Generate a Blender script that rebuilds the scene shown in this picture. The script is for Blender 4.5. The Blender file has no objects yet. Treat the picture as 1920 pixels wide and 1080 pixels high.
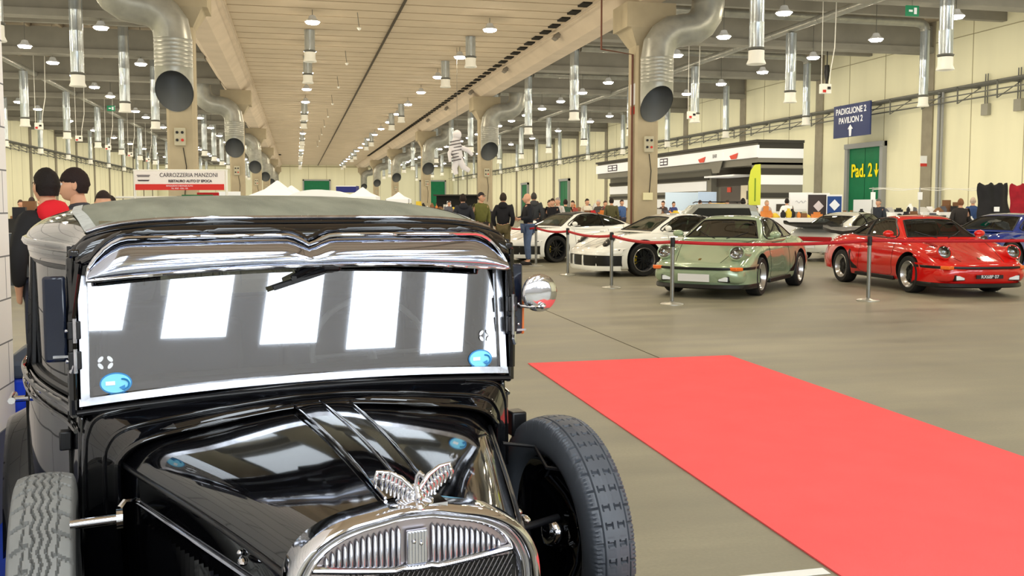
import bpy, bmesh, math, random
from math import sin, cos, tan, pi, radians, sqrt, atan2, atan, hypot, exp
from mathutils import Vector, Matrix
from mathutils.bvhtree import BVHTree
scene = bpy.context.scene
COL = scene.collection
rnd = random.Random(7)

# ------------------------------------------------------------------ camera, world, exposure
F_PX = 1740.0
EYE = 1.47
PSI = radians(13.0408)
cam = bpy.data.cameras.new('camera')
cam.sensor_width = 36.0
cam.lens = F_PX/1920*36
cam.shift_y = -(540-507.67)/1920
cam.clip_start = 0.05
cam.clip_end = 500
camo = bpy.data.objects.new('camera', cam)
COL.objects.link(camo)
camo.location = (0, 0, EYE)
camo.rotation_euler = (radians(86), 0, -PSI)
scene.camera = camo
cam.dof.use_dof = False

w = bpy.data.worlds.new('world')
scene.world = w
w.use_nodes = True
w.node_tree.nodes['Background'].inputs[0].default_value = (1.0, 0.98, 0.93, 1)
w.node_tree.nodes['Background'].inputs[1].default_value = 1.0
scene.cycles.use_fast_gi = True
scene.cycles.fast_gi_method = 'ADD'
w.light_settings.ao_factor = 0.56
w.light_settings.distance = 2.5
scene.cycles.max_bounces = 8
scene.cycles.diffuse_bounces = 3
scene.cycles.glossy_bounces = 4
scene.cycles.transparent_max_bounces = 16
scene.cycles.transmission_bounces = 4
scene.cycles.sample_clamp_indirect = 6
scene.cycles.use_denoising = True
scene.cycles.caustics_reflective = False
scene.cycles.caustics_refractive = False
vs = scene.view_settings
vs.view_transform = 'Standard'
vs.look = 'None'
vs.gamma = 1
vs.use_curve_mapping = False
vs.exposure = 0.0

# ------------------------------------------------------------------ materials
MATS = {}
def srgb(c):
    return tuple((x/12.92 if x <= .04045 else ((x+.055)/1.055)**2.4) for x in [v/255 for v in c]) + (1,)

def mat(name, col, rough=0.6, metal=0.0, spec=0.5, coat=0.0, noise=0.0, nscale=3.0, bump=0.0, bscale=20.0,
        emit=None, estr=0.0, alpha=1.0, streak=None):
    """col is sRGB 0..255; noise varies the colour by a fraction, bump adds relief."""
    if name in MATS:
        return MATS[name]
    m = bpy.data.materials.new(name)
    m.use_nodes = True
    nt = m.node_tree
    b = nt.nodes['Principled BSDF']
    c = srgb(col)
    b.inputs['Base Color'].default_value = c
    b.inputs['Roughness'].default_value = rough
    b.inputs['Metallic'].default_value = metal
    b.inputs['Specular IOR Level'].default_value = spec
    if coat:
        b.inputs['Coat Weight'].default_value = coat
        b.inputs['Coat Roughness'].default_value = 0.03
    if emit:
        b.inputs['Emission Color'].default_value = srgb(emit)
        b.inputs['Emission Strength'].default_value = estr
    tc = nt.nodes.new('ShaderNodeTexCoord')
    if noise:
        n = nt.nodes.new('ShaderNodeTexNoise')
        n.inputs['Scale'].default_value = nscale
        n.inputs['Detail'].default_value = 6
        mp = nt.nodes.new('ShaderNodeMapping')
        if streak:
            mp.inputs['Scale'].default_value = streak
        nt.links.new(tc.outputs['Object'], mp.inputs['Vector'])
        nt.links.new(mp.outputs['Vector'], n.inputs['Vector'])
        r = nt.nodes.new('ShaderNodeValToRGB')
        r.color_ramp.elements[0].position = .3
        r.color_ramp.elements[1].position = .7
        r.color_ramp.elements[0].color = tuple(x*(1-noise) for x in c[:3]) + (1,)
        r.color_ramp.elements[1].color = tuple(min(1, x*(1+noise)) for x in c[:3]) + (1,)
        nt.links.new(n.outputs['Fac'], r.inputs['Fac'])
        nt.links.new(r.outputs['Color'], b.inputs['Base Color'])
    if bump:
        n = nt.nodes.new('ShaderNodeTexNoise')
        n.inputs['Scale'].default_value = bscale
        n.inputs['Detail'].default_value = 5
        nt.links.new(tc.outputs['Object'], n.inputs['Vector'])
        bp = nt.nodes.new('ShaderNodeBump')
        bp.inputs['Strength'].default_value = bump
        bp.inputs['Distance'].default_value = 0.01
        nt.links.new(n.outputs['Fac'], bp.inputs['Height'])
        nt.links.new(bp.outputs['Normal'], b.inputs['Normal'])
    MATS[name] = m
    return m

def glass_mat(name, tint=(200, 210, 205), refl=0.12, rough=0.01, trans=0.75):
    if name in MATS:
        return MATS[name]
    m = bpy.data.materials.new(name)
    m.use_nodes = True
    nt = m.node_tree
    nt.nodes.clear()
    out = nt.nodes.new('ShaderNodeOutputMaterial')
    t = nt.nodes.new('ShaderNodeBsdfTransparent')
    t.inputs[0].default_value = tuple(x*trans for x in srgb(tint)[:3]) + (1,)
    g = nt.nodes.new('ShaderNodeBsdfGlossy')
    g.inputs['Roughness'].default_value = rough
    fr = nt.nodes.new('ShaderNodeFresnel')
    fr.inputs['IOR'].default_value = 1.5
    ad = nt.nodes.new('ShaderNodeMath')
    ad.operation = 'ADD'
    ad.inputs[1].default_value = refl
    ad.use_clamp = True
    mx = nt.nodes.new('ShaderNodeMixShader')
    nt.links.new(fr.outputs[0], ad.inputs[0])
    nt.links.new(ad.outputs[0], mx.inputs[0])
    nt.links.new(t.outputs[0], mx.inputs[1])
    nt.links.new(g.outputs[0], mx.inputs[2])
    nt.links.new(mx.outputs[0], out.inputs[0])
    MATS[name] = m
    return m

# ------------------------------------------------------------------ mesh helpers
class MB:
    def __init__(s):
        s.v = []; s.f = []; s.mi = []; s.T = Matrix.Identity(4); s.m = 0
    def add(s, vs_, fs):
        b = len(s.v)
        s.v += [tuple(s.T @ Vector(p)) for p in vs_]
        s.f += [tuple(b+i for i in f) for f in fs]
        s.mi += [s.m]*len(fs)
        return s
    def box(s, c, d, R=None):
        hx, hy, hz = d[0]/2, d[1]/2, d[2]/2
        p = [Vector((x*hx, y*hy, z*hz)) for z in (-1, 1) for y in (-1, 1) for x in (-1, 1)]
        if R is not None:
            p = [R @ q for q in p]
        p = [q+Vector(c) for q in p]
        return s.add(p, [(0,2,3,1),(4,5,7,6),(0,1,5,4),(2,6,7,3),(0,4,6,2),(1,3,7,5)])
    def box2(s, a, b):
        return s.box([(a[i]+b[i])/2 for i in range(3)], [abs(b[i]-a[i]) for i in range(3)])
    def grid(s, rows, cu=False, cv=False):
        """rows: list of equal-length point lists; cu closes each row, cv closes the last row to the first."""
        n = len(rows[0]); m = len(rows)
        vs_ = [p for r in rows for p in r]
        fs = []
        for i in range(m if cv else m-1):
            for j in range(n if cu else n-1):
                a = i*n+j; b = i*n+(j+1) % n; c = ((i+1) % m)*n+(j+1) % n; d = ((i+1) % m)*n+j
                fs.append((a, b, c, d))
        return s.add(vs_, fs)
    def ngon(s, pts, flip=False):
        f = tuple(range(len(pts)))
        return s.add(pts, [f[::-1] if flip else f])
    def cyl(s, p0, p1, r0, r1=None, n=16, caps=True):
        r1 = r0 if r1 is None else r1
        return s.tube([p0, p1], [r0, r1], n, caps)
    def tube(s, path, r, n=8, caps=True, closed=False):
        P = [Vector(p) for p in path]
        rr = r if isinstance(r, (list, tuple)) else [r]*len(P)
        rows = []
        up = None
        for i, p in enumerate(P):
            if closed:
                t = P[(i+1) % len(P)]-P[i-1]
            else:
                t = P[min(i+1, len(P)-1)]-P[max(i-1, 0)]
            t.normalize()
            if up is None:
                a = Vector((0, 0, 1)) if abs(t.z) < .9 else Vector((1, 0, 0))
                up = t.cross(a).normalized()
            else:
                up = (up-t*up.dot(t))
                if up.length < 1e-6:
                    up = t.cross(Vector((.3, .5, .8)))
                up.normalize()
            bi = t.cross(up)
            rows.append([p+(up*cos(2*pi*k/n)+bi*sin(2*pi*k/n))*rr[i] for k in range(n)])
        s.grid(rows, cu=True, cv=closed)
        if caps and not closed:
            s.ngon(rows[0], True); s.ngon(rows[-1])
        return s
    def lathe(s, prof, n=32, c=(0, 0, 0), R=None, caps=True):
        """prof: (radius, height) along local z."""
        rows = []
        for r, h in prof:
            q = [Vector((r*cos(2*pi*k/n), r*sin(2*pi*k/n), h)) for k in range(n)]
            if R is not None:
                q = [R @ a for a in q]
            rows.append([a+Vector(c) for a in q])
        s.grid(rows, cu=True)
        if caps:
            if prof[0][0] > 1e-5: s.ngon(rows[0], True)
            if prof[-1][0] > 1e-5: s.ngon(rows[-1])
        return s
    def ball(s, c, r, nu=16, nv=10, R=None):
        rx, ry, rz = (r, r, r) if not isinstance(r, (tuple, list)) else r
        rows = []
        for i in range(nv+1):
            th = pi*i/nv
            q = [Vector((rx*sin(th)*cos(2*pi*k/nu), ry*sin(th)*sin(2*pi*k/nu), -rz*cos(th))) for k in range(nu)]
            if R is not None:
                q = [R @ a for a in q]
            rows.append([a+Vector(c) for a in q])
        return s.grid(rows, cu=True)
    def prism(s, poly, z0, z1, M=None):
        """poly in local xy, extruded from z0 to z1."""
        M = M or Matrix.Identity(4)
        a = [M @ Vector((x, y, z0)) for x, y in poly]
        b = [M @ Vector((x, y, z1)) for x, y in poly]
        n = len(poly)
        s.add(a+b, [(i, (i+1) % n, n+(i+1) % n, n+i) for i in range(n)])
        s.ngon(a, True); s.ngon(b)
        return s
    def build(s, name, mats, parent=None, loc=None, rot=None, smooth=35, bevel=0, clean=True):
        me = bpy.data.meshes.new(name)
        me.from_pydata(s.v, [], s.f)
        if not isinstance(mats, (list, tuple)):
            mats = [mats]
        for m in mats:
            me.materials.append(m)
        if len(mats) > 1:
            me.polygons.foreach_set('material_index', s.mi)
        if clean:
            bm = bmesh.new(); bm.from_mesh(me)
            bmesh.ops.remove_doubles(bm, verts=bm.verts, dist=1e-5)
            bmesh.ops.recalc_face_normals(bm, faces=bm.faces)
            bm.to_mesh(me); bm.free()
        if smooth:
            me.shade_smooth()
            me.set_sharp_from_angle(angle=radians(smooth))
        o = bpy.data.objects.new(name, me)
        COL.objects.link(o)
        if parent is not None:
            o.parent = parent
        if loc is not None:
            o.location = loc
        if rot is not None:
            o.rotation_euler = rot
        if bevel:
            b = o.modifiers.new('bevel', 'BEVEL')
            b.width = bevel; b.segments = 2; b.limit_method = 'ANGLE'
            b.angle_limit = radians(40)
        return o

def tag(o, label, cat, group=None, kind=None):
    o['label'] = label
    o['category'] = cat
    if group: o['group'] = group
    if kind: o['kind'] = kind
    return o
def thing(name, label, cat, loc=(0, 0, 0), rz=0, group=None):
    o = bpy.data.objects.new(name, None)
    o.empty_display_size = .1
    COL.objects.link(o)
    o.location = loc
    o.rotation_euler = (0, 0, rz)
    return tag(o, label, cat, group)
def struct(o):
    o['kind'] = 'structure'
    return o
def dup(root, loc, rz=None, label=None, group=None, scale=None):
    r = root.copy(); COL.objects.link(r); r.location = loc
    if rz is not None: r.rotation_euler = (0, 0, rz)
    if scale: r.scale = scale
    if label: r['label'] = label
    if group: r['group'] = group
    for ch in list(root.children):
        c = ch.copy(); COL.objects.link(c); c.parent = r
        for g in list(ch.children):
            d = g.copy(); COL.objects.link(d); d.parent = c
    return r
def text(name, body, size, m, loc, R, parent=None, extrude=.002, align='CENTER', sx=1.0, bold=0.0):
    cu = bpy.data.curves.new(name, 'FONT')
    cu.body = body; cu.size = size; cu.extrude = extrude
    cu.align_x = align; cu.align_y = 'CENTER'; cu.offset = bold
    cu.materials.append(m)
    o = bpy.data.objects.new(name, cu)
    COL.objects.link(o)
    M = R.to_4x4() if len(R) == 3 else R
    bpy.context.view_layer.update()
    me = bpy.data.meshes.new_from_object(o.evaluated_get(bpy.context.evaluated_depsgraph_get()))
    bpy.data.objects.remove(o); me.name = name
    o = bpy.data.objects.new(name, me)
    COL.objects.link(o)
    o.matrix_local = Matrix.Translation(loc) @ M @ Matrix.Diagonal((sx, 1, 1, 1))
    if parent is not None: o.parent = parent
    return o
def lerp(a, b, t): return a+(b-a)*t
def tab(T, x):
    """piecewise smooth table lookup: T = [(x, y), ...] ascending in x"""
    if x <= T[0][0]: return T[0][1]
    if x >= T[-1][0]: return T[-1][1]
    for i in range(len(T)-1):
        if x <= T[i+1][0]:
            x0, y0 = T[i]; x1, y1 = T[i+1]
            t = (x-x0)/(x1-x0)
            m0 = (T[i+1][1]-T[i-1][1])/(T[i+1][0]-T[i-1][0]) if i > 0 else (y1-y0)/(x1-x0)
            m1 = (T[i+2][1]-T[i][1])/(T[i+2][0]-T[i][0]) if i+2 < len(T) else (y1-y0)/(x1-x0)
            h = x1-x0
            return (2*t**3-3*t*t+1)*y0+(t**3-2*t*t+t)*h*m0+(-2*t**3+3*t*t)*y1+(t**3-t*t)*h*m1
def smooth_poly(pts, n, closed=False):
    """Catmull-Rom resample of a polyline to n points evenly by parameter"""
    P = [Vector(p) for p in pts]
    m = len(P)
    out = []
    segs = m if closed else m-1
    for k in range(n):
        t = k/(n if closed else n-1)*segs
        i = min(int(t), segs-1); u = t-i
        g = lambda j: P[j % m] if closed else P[max(0, min(m-1, j))]
        a, b, c, d = g(i-1), g(i), g(i+1), g(i+2)
        out.append(.5*((2*b)+(c-a)*u+(2*a-5*b+4*c-d)*u*u+(-a+3*b-3*c+d)*u**3))
    return out
def RX(a): return Matrix.Rotation(a, 3, 'X')
def RY(a): return Matrix.Rotation(a, 3, 'Y')
def RZ(a): return Matrix.Rotation(a, 3, 'Z')
# ------------------------------------------------------------------ hall
YB, YF = -12.0, 150.0
XL, XR = -20.5, 24.8
HN, HB = 7.94, 7.34          # nave ceiling, beam underside
BAY = 23.9
CY0 = 26.3

m_conc = mat('concrete', (166, 152, 122), .85, noise=.12, nscale=1.2, bump=.15, bscale=8)
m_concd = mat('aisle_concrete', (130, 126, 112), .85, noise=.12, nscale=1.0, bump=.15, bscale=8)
m_ceil = mat('ceiling_slab', (186, 168, 138), .85, noise=.07, nscale=.7)
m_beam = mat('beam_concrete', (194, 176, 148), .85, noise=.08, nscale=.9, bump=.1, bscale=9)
m_wall = mat('wall_panel', (226, 220, 182), .8, noise=.05, nscale=.8, streak=(1, 1, .15))
m_dark = mat('dark_gap', (30, 28, 24), .9)
m_galv = mat('galvanised_steel', (196, 206, 212), .28, metal=.85, noise=.12, nscale=14, streak=(1, 1, .2))
m_duct = mat('duct_steel', (165, 165, 155), .36, metal=.6, noise=.12, nscale=4)
m_ductin = mat('duct_inside', (96, 98, 96), .55, metal=.3)
m_whitepl = mat('white_plastic', (226, 222, 205), .5)
m_rail = mat('cable_tray_steel', (110, 110, 102), .5, metal=.4)
m_lampw = mat('lamp_housing', (200, 200, 195), .4)
m_green = mat('green_door', (20, 106, 66), .55, noise=.08, nscale=2)
m_frame = mat('door_frame_grey', (148, 148, 142), .5)
m_white = mat('white_panel', (238, 238, 232), .5)
m_black = mat('black_plastic', (22, 22, 24), .5)

def emis(name, col, s):
    m = mat(name, col, .5, emit=col, estr=s)
    return m
m_lamp = emis('lamp_diffuser', (255, 240, 214), 130)
m_lampfar = m_lamp
m_day = emis('daylight_pane', (236, 246, 255), 6.5)

# floor: sealed concrete
def floor_mat():
    m = bpy.data.materials.new('floor_concrete'); m.use_nodes = True
    nt = m.node_tree; b = nt.nodes['Principled BSDF']
    tc = nt.nodes.new('ShaderNodeTexCoord')
    def noise(sc, det, st=(1, 1, 1)):
        mp = nt.nodes.new('ShaderNodeMapping'); mp.inputs['Scale'].default_value = st
        n = nt.nodes.new('ShaderNodeTexNoise'); n.inputs['Scale'].default_value = sc; n.inputs['Detail'].default_value = det
        nt.links.new(tc.outputs['Object'], mp.inputs[0]); nt.links.new(mp.outputs[0], n.inputs['Vector'])
        return n
    a = noise(.35, 7, (1, 1, 1)); c = noise(1.4, 8, (.35, 1.6, 1)); g = noise(60, 3)
    mx = nt.nodes.new('ShaderNodeMix'); mx.data_type = 'FLOAT'; mx.inputs[0].default_value = .55
    nt.links.new(a.outputs[0], mx.inputs[2]); nt.links.new(c.outputs[0], mx.inputs[3])
    mx2 = nt.nodes.new('ShaderNodeMix'); mx2.data_type = 'FLOAT'; mx2.inputs[0].default_value = .12
    nt.links.new(mx.outputs[0], mx2.inputs[2]); nt.links.new(g.outputs[0], mx2.inputs[3])
    r = nt.nodes.new('ShaderNodeValToRGB')
    r.color_ramp.elements[0].position = .33; r.color_ramp.elements[0].color = srgb((100, 97, 82))
    r.color_ramp.elements[1].position = .68; r.color_ramp.elements[1].color = srgb((152, 145, 120))
    e = r.color_ramp.elements.new(.5); e.color = srgb((124, 119, 99))
    nt.links.new(mx2.outputs[0], r.inputs[0]); nt.links.new(r.outputs[0], b.inputs['Base Color'])
    rr = nt.nodes.new('ShaderNodeMapRange'); rr.inputs[3].default_value = .34; rr.inputs[4].default_value = .52
    nt.links.new(c.outputs[0], rr.inputs[0]); nt.links.new(rr.outputs[0], b.inputs['Roughness'])
    return m
m_floor = floor_mat()
b = MB(); b.box2((XL-.3, YB, -.2), (XR+.3, YF, 0))
struct(b.build('floor', m_floor, smooth=0))
# floor joint lines, thin saw cuts filled dark
b = MB()
b.box((3.40, 25, .0012), (.012, 50, .0016))
struct(b.build('trim_1', mat('joint_sealant', (74, 68, 52), .9), smooth=0))

# walls
def wall_panels(name, x, side):
    b = MB()
    b.box2((x, YB, 0), (x+side*.3, YF, 10.2))
    struct(b.build(name, m_wall, smooth=0))
    g = MB()
    y = 1.2
    while y < YF:
        g.box((x-side*.004, y, 5), (.012, .03, 10)); y += 2.66
    for z in (7.9,):
        g.box((x-side*.004, 70, z), (.012, 160, .03))
    struct(g.build('trim_2', mat('panel_joint', (165, 156, 122), .9), smooth=0))
wall_panels('wall_right', XR, 1)
wall_panels('wall_left', XL, -1)
b = MB(); b.box2((XL, YF, 0), (XR, YF+.3, 10.2))
struct(b.build('wall_far', m_wall, smooth=0))
g = MB()
for i in range(17):
    g.box((XL+2.8*i, YF-.01, 4.4), (.04, .02, 8.8))
g.box((2, YF-.02, 7.6), (46, .05, .12))
struct(g.build('trim_3', mat('panel_joint', (165, 156, 122), .9), smooth=0))

# pilasters
PY = [32.9-7.97*3+7.97*k for k in range(18)]
for k, y in enumerate(PY):
    for x, sx in ((XR, 'wall_right'), (XL, 'wall_left')):
        b = MB(); s = -1 if x > 0 else 1
        b.box2((x, y-.32, 0), (x+s*.06, y+.32, 9.0))
        struct(b.build('trim_%d' % (10+k), mat('pilaster_concrete', (142, 134, 112), .85, noise=.1), smooth=0))

# nave ceiling with transverse ribs
def nave_rows():
    b = MB()
    y = -6.0
    x0, x1 = -3.3, 10.6
    while y < YF:
        # each slab: flat field with a chamfered joint between neighbours
        b.add([(x0, y+.03, HN), (x1, y+.03, HN), (x1, y+1.13, HN), (x0, y+1.13, HN),
               (x0, y+.0, HN+.05), (x1, y, HN+.05), (x1, y+1.16, HN+.05), (x0, y+1.16, HN+.05),
               (x0, y+1.2, HN+.05), (x1, y+1.2, HN+.05)],
              [(0, 3, 2, 1), (0, 1, 5, 4), (3, 7, 6, 2), (7, 8, 9, 6)])
        y += 1.2
    return b
o = struct(nave_rows().build('ceiling', m_ceil, smooth=0, clean=False))
b = MB()
y = -6.0
while y < YF:
    # every slab is a downstanding rib with a shadow gap to its side
    b.box2((-2.5, y+.05, HN-.10), (9.2, y+1.12, HN)); y += 1.2
struct(b.build('trim_30', m_ceil, smooth=0, bevel=0))
b = MB(); b.box2((3.345, -6, HN-.17), (3.415, YF, HN-.11))
struct(b.build('trim_31', mat('conduit_dark', (70, 62, 50), .7), smooth=0))

# main longitudinal beams, flared towards the top
for sx, nm in ((1, 'trim_32'), (-1, 'trim_33')):
    cx = 3.535
    prof = [(5.72, 7.80), (6.2, HB), (6.85, HB), (7.25, 7.80), (7.25, 8.75), (5.72, 8.75)]
    b = MB()
    rows = [[(cx+sx*p[0], y, p[1]) for p in prof] for y in (-6, YF)]
    b.grid(rows, cu=True)
    struct(b.build(nm, m_beam, smooth=0))
    b = MB()
    b.box2((cx+sx*5.60, -6, 7.80), (cx+sx*5.74, YF, 7.90))
    b.box2((cx+sx*5.62, -6, 7.66), (cx+sx*5.66, YF, 7.69))
    struct(b.build('trim_34', m_beam, smooth=0))
    # block-outs of the ribs above the beam ledge
    b = MB(); y = -6.0 if sx > 0 else 118.0
    while y < 120:
        b.box2((cx+sx*5.30, y+.66, 7.79), (cx+sx*5.60, y+1.26, 7.935)); y += 1.2
    struct(b.build('trim_35', m_dark, smooth=0))

# aisle roofs and cross beams
for x0, x1, sd in ((10.7, XR, 1), (XL, -3.6, -1)):
    b = MB()
    b.box2((x0, -6, 8.75), (x1, YF, 9.0))
    xx = x0+.6
    while xx < x1-.4:
        b.box2((xx, -6, 8.55), (xx+.12, YF, 8.76)); xx += 1.2
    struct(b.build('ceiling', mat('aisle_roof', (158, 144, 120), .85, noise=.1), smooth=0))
    for k in range(19):
        y = PY[0]+7.97*k-.0
        if y > YF: break
        b = MB()
        b.box2((x0, y-.17, 7.75), (x1, y+.17, 8.6))
        b.box2((x0, y-.30, 7.52), (x1, y+.30, 7.75))
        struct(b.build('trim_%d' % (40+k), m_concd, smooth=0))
        if k < 18:
            b = MB(); yy = y+3.98
            b.box2((x0, yy-.12, 8.05), (x1, yy+.12, 8.6))
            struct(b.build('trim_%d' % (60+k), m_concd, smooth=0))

# back wall of the hall behind the viewer with tall daylight windows
b = MB()
WIN = [((-.5 if k == 0 else .0)+2.33*k-(.8 if k < 0 else 0), 1.5+2.33*k-(.8 if k < 0 else 0)) for k in range(-3, 9)]
WZ0, WZ1 = 2.4, 6.4
def back_wall():
    xs = [XL]+[v for w_ in WIN for v in w_]+[XR]
    for i in range(0, len(xs)-1):
        if i % 2 == 0:
            b.box2((xs[i], YB, 0), (xs[i+1], YB-.3, 10.2))
        else:
            b.box2((xs[i], YB, 0), (xs[i+1], YB-.3, WZ0)); b.box2((xs[i], YB, WZ1), (xs[i+1], YB-.3, 10.2))
b.box2((XL, YB, 0), (XR, YB-.3, 10.2))
struct(b.build('wall_back', mat('wall_grey', (196, 196, 200), .8), smooth=0))
for i, (a, c) in enumerate(WIN):
    # panes proud of the wall; slant and stepped sills shaped for the windscreen reflections
    z0 = max(1.9, 2.78-.165*(i-3)); ln = .25*(WZ1-z0)
    t = MB(); t.prism([(a, z0), (c, z0), (c+ln, WZ1), (a+ln, WZ1)], 0, .02, Matrix.Translation((0, YB+.05, 0)) @ Matrix.Rotation(pi/2, 4, 'X'))
    struct(t.build('window_%d' % (i+1), m_day, smooth=0))
b = MB(); b.box2((XL, YB, 9.0), (XR, -6, 9.2))
struct(b.build('ceiling', m_conc, smooth=0))

# roof lights over the entrance bay
for i, (x, y) in enumerate([(x, y) for y in (-9.6, -5.6) for x in (-1.6, 2.0, 5.6, 9.2)]+[(-1.6, -2.2), (1.2, -2.2), (4.0, -2.2)]):
    t = MB(); t.box2((x-.9, y-1.2, 7.60), (x+.9, y+1.2, 7.62))
    o = struct(t.build('window_%d' % (30+i), m_day, smooth=0))
    f = MB()
    for sx in (-1, 1): f.box2((x+sx*.9, y-1.66, 7.56), (x+sx*.98, y+1.66, 7.94))
    for sy in (-1, 1): f.box2((x-.9, y+sy*1.6, 7.56), (x+.9, y+sy*1.68, 7.94))
    f.build('window_frame', m_frame, o, smooth=0)
# big nave columns with capital, air duct, switch boxes
duct_bend = None
def column(y, side, label):
    label = label.split('|')
    X = 10.1 if side > 0 else -2.93
    t = thing('concrete_column', label[0], 'column', (X, y, 0), 0, 'nave columns')
    b = MB()
    w2 = .36
    ch = .07
    poly = [(-w2+ch, -w2), (w2-ch, -w2), (w2, -w2+ch), (w2, w2-ch), (w2-ch, w2), (-w2+ch, w2), (-w2, w2-ch), (-w2, -w2+ch)]
    b.prism(poly, 0, 6.7)
    b.build('shaft', m_conc, t, smooth=0)
    b = MB()
    # capital: a corbel that widens along the beam line
    rows = []
    for (hx, hy, z) in ((.36, .36, 6.15), (.62, .62, 6.62), (.75, .62, 6.62), (.75, .62, 7.34)):
        rows.append([(-hx, -hy, z), (hx, -hy, z), (hx, hy, z), (-hx, hy, z)])
    b.grid(rows, cu=True); b.ngon(rows[0], True); b.ngon(rows[-1])
    b.build('capital', m_conc, t, smooth=0)
    # switch box low on the shaft front
    b = MB(); b.box((.02*side, -.42, 3.28), (.28, .12, .46)); 
    bx = b.build('switch_box', mat('box_grey', (176, 168, 140), .6), t, bevel=.01)
    for i, (dx, dz, m) in enumerate(((-.065, .11, "black_plastic"), (.065, .11, "black_plastic"), (-.065, -.09, "black_plastic"), (.065, -.09, "socket_red"))):
        q = MB(); q.cyl((.02*side+dx, -.48, 3.28+dz), (.02*side+dx, -.505, 3.28+dz), .036, n=10)
        q.build('socket', m_black if m == 'black_plastic' else mat('socket_red', (190, 40, 30), .5), bx)
    b = MB(); b.tube([(.05, -.39, 3.0), (.12, -.385, 2.5), (.06, -.385, 1.7)], .012, 6)
    b.build('cable', m_black, t)
    # duct
    d = thing('air_duct', 'steel air duct with slanted mouth on the %s %s column' % (label[-1], 'right' if side > 0 else 'left'), 'air duct', (X, y, 0), 0, 'nave air ducts')
    s = side
    cx_, cy_ = (s*.08, -.86)
    r = .47
    b = MB()
    # vertical lower part with an oblique cut mouth
    n = 32
    def ring(c, r, ax, ay):
        return [(c[0]+r*(cos(2*pi*k/n)*ax[0]+sin(2*pi*k/n)*ay[0]), c[1]+r*(cos(2*pi*k/n)*ax[1]+sin(2*pi*k/n)*ay[1]), c[2]+r*(cos(2*pi*k/n)*ax[2]+sin(2*pi*k/n)*ay[2])) for k in range(n)]
    rows = []
    cut = [(cx_+r*cos(2*pi*k/n), cy_+r*sin(2*pi*k/n), 4.40-.47*sin(2*pi*k/n)) for k in range(n)]
    rows.append(cut)
    z = 4.98
    while z < 5.7:
        rows.append(ring((cx_, cy_, z), r, (1, 0, 0), (0, 1, 0)))
        rows.append(ring((cx_, cy_, z+.02), r*1.015, (1, 0, 0), (0, 1, 0)))
        rows.append(ring((cx_, cy_, z+.04), r, (1, 0, 0), (0, 1, 0)))
        z += .10
    # bend outwards over the aisle (segmented elbow)
    R_ = .75
    for k in range(1, 5):
        a = k*pi/2/4
        c = (cx_+s*(R_-R_*cos(a)), cy_, 5.78+R_*sin(a))
        ax = (cos(a), 0, s*-sin(a) if False else -s*sin(a)*-1*-1)
        ax = (cos(a), 0, -s*sin(a))
        rows.append(ring(c, r, ax, (0, 1, 0)))
    xe = cx_+s*R_; ze = 5.78+R_
    rows.append(ring((xe+s*.06, cy_, ze), r, (0, 0, -s), (0, 1, 0)))
    # second elbow upwards
    for k in range(1, 5):
        a = k*pi/2/4
        c = (xe+s*.06+s*R_*sin(a), cy_, ze+R_-R_*cos(a))
        ax = (sin(a), 0, -s*cos(a))
        rows.append(ring(c, r, ax, (0, 1, 0)))
    xt = xe+s*(.06+R_)
    rows.append(ring((xt, cy_, 8.50), r, (1, 0, 0), (0, 1, 0)))
    b.grid(rows, cu=True)
    b.build('duct_pipe', m_duct, d, smooth=20)
    b = MB()
    inner = [(cx_+(p[0]-cx_)*.97, cy_+(p[1]-cy_)*.97, p[2]+.005) for p in cut]
    b.grid([inner, [(cx_+(p[0]-cx_)*.97, cy_+(p[1]-cy_)*.97, 5.6) for p in cut]], cu=True)
    b.ngon([(cx_+(p[0]-cx_)*.97, cy_+(p[1]-cy_)*.97, 5.6) for p in cut])
    b.build('duct_mouth', m_ductin, d)
    return t
names = ['nearest', 'second', 'third', 'fourth', 'fifth', 'farthest']
for k in range(6):
    y = CY0+BAY*k
    if y > YF: break
    column(y, 1, 'square concrete column on the right of the nave, %s of its row|%s' % (names[k], names[k]))
    column(y, -1, 'square concrete column on the left of the nave, %s of its row|%s' % (names[k], names[k]))

# fire pipe and posters on the nearest right column
t = thing('fire_pipe', 'thin dark red sprinkler pipe down the nearest right column', 'pipe', (9.68, 26.1, 0))
b = MB(); b.tube([(0, 0, .1), (0, 0, 5.9), (-1.0, -.1, 6.0), (-1.0, -.1, 7.5), (.4, -.2, 7.55), (2.2, -.2, 7.6)], .035, 8)
b.build('riser', mat('pipe_brown', (96, 58, 42), .5), t)
t = tag(MB().box((9.735, 26.2, 4.75), (.012, .34, .62)).build('notice', m_white), 'narrow white notice high on the nearest right column', 'sign')
MB().box((9.727, 26.2, 4.28), (.012, .30, .22)).build('red_block', mat('sign_red', (200, 60, 50), .6), t)
t = tag(MB().box((10.12, 25.91, 1.75), (.30, .06, .22)).build('socket_outlet', mat('box_cream', (214, 205, 160), .5), bevel=.008),
        'cream double socket box at head height on the nearest right column', 'socket')

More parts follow.
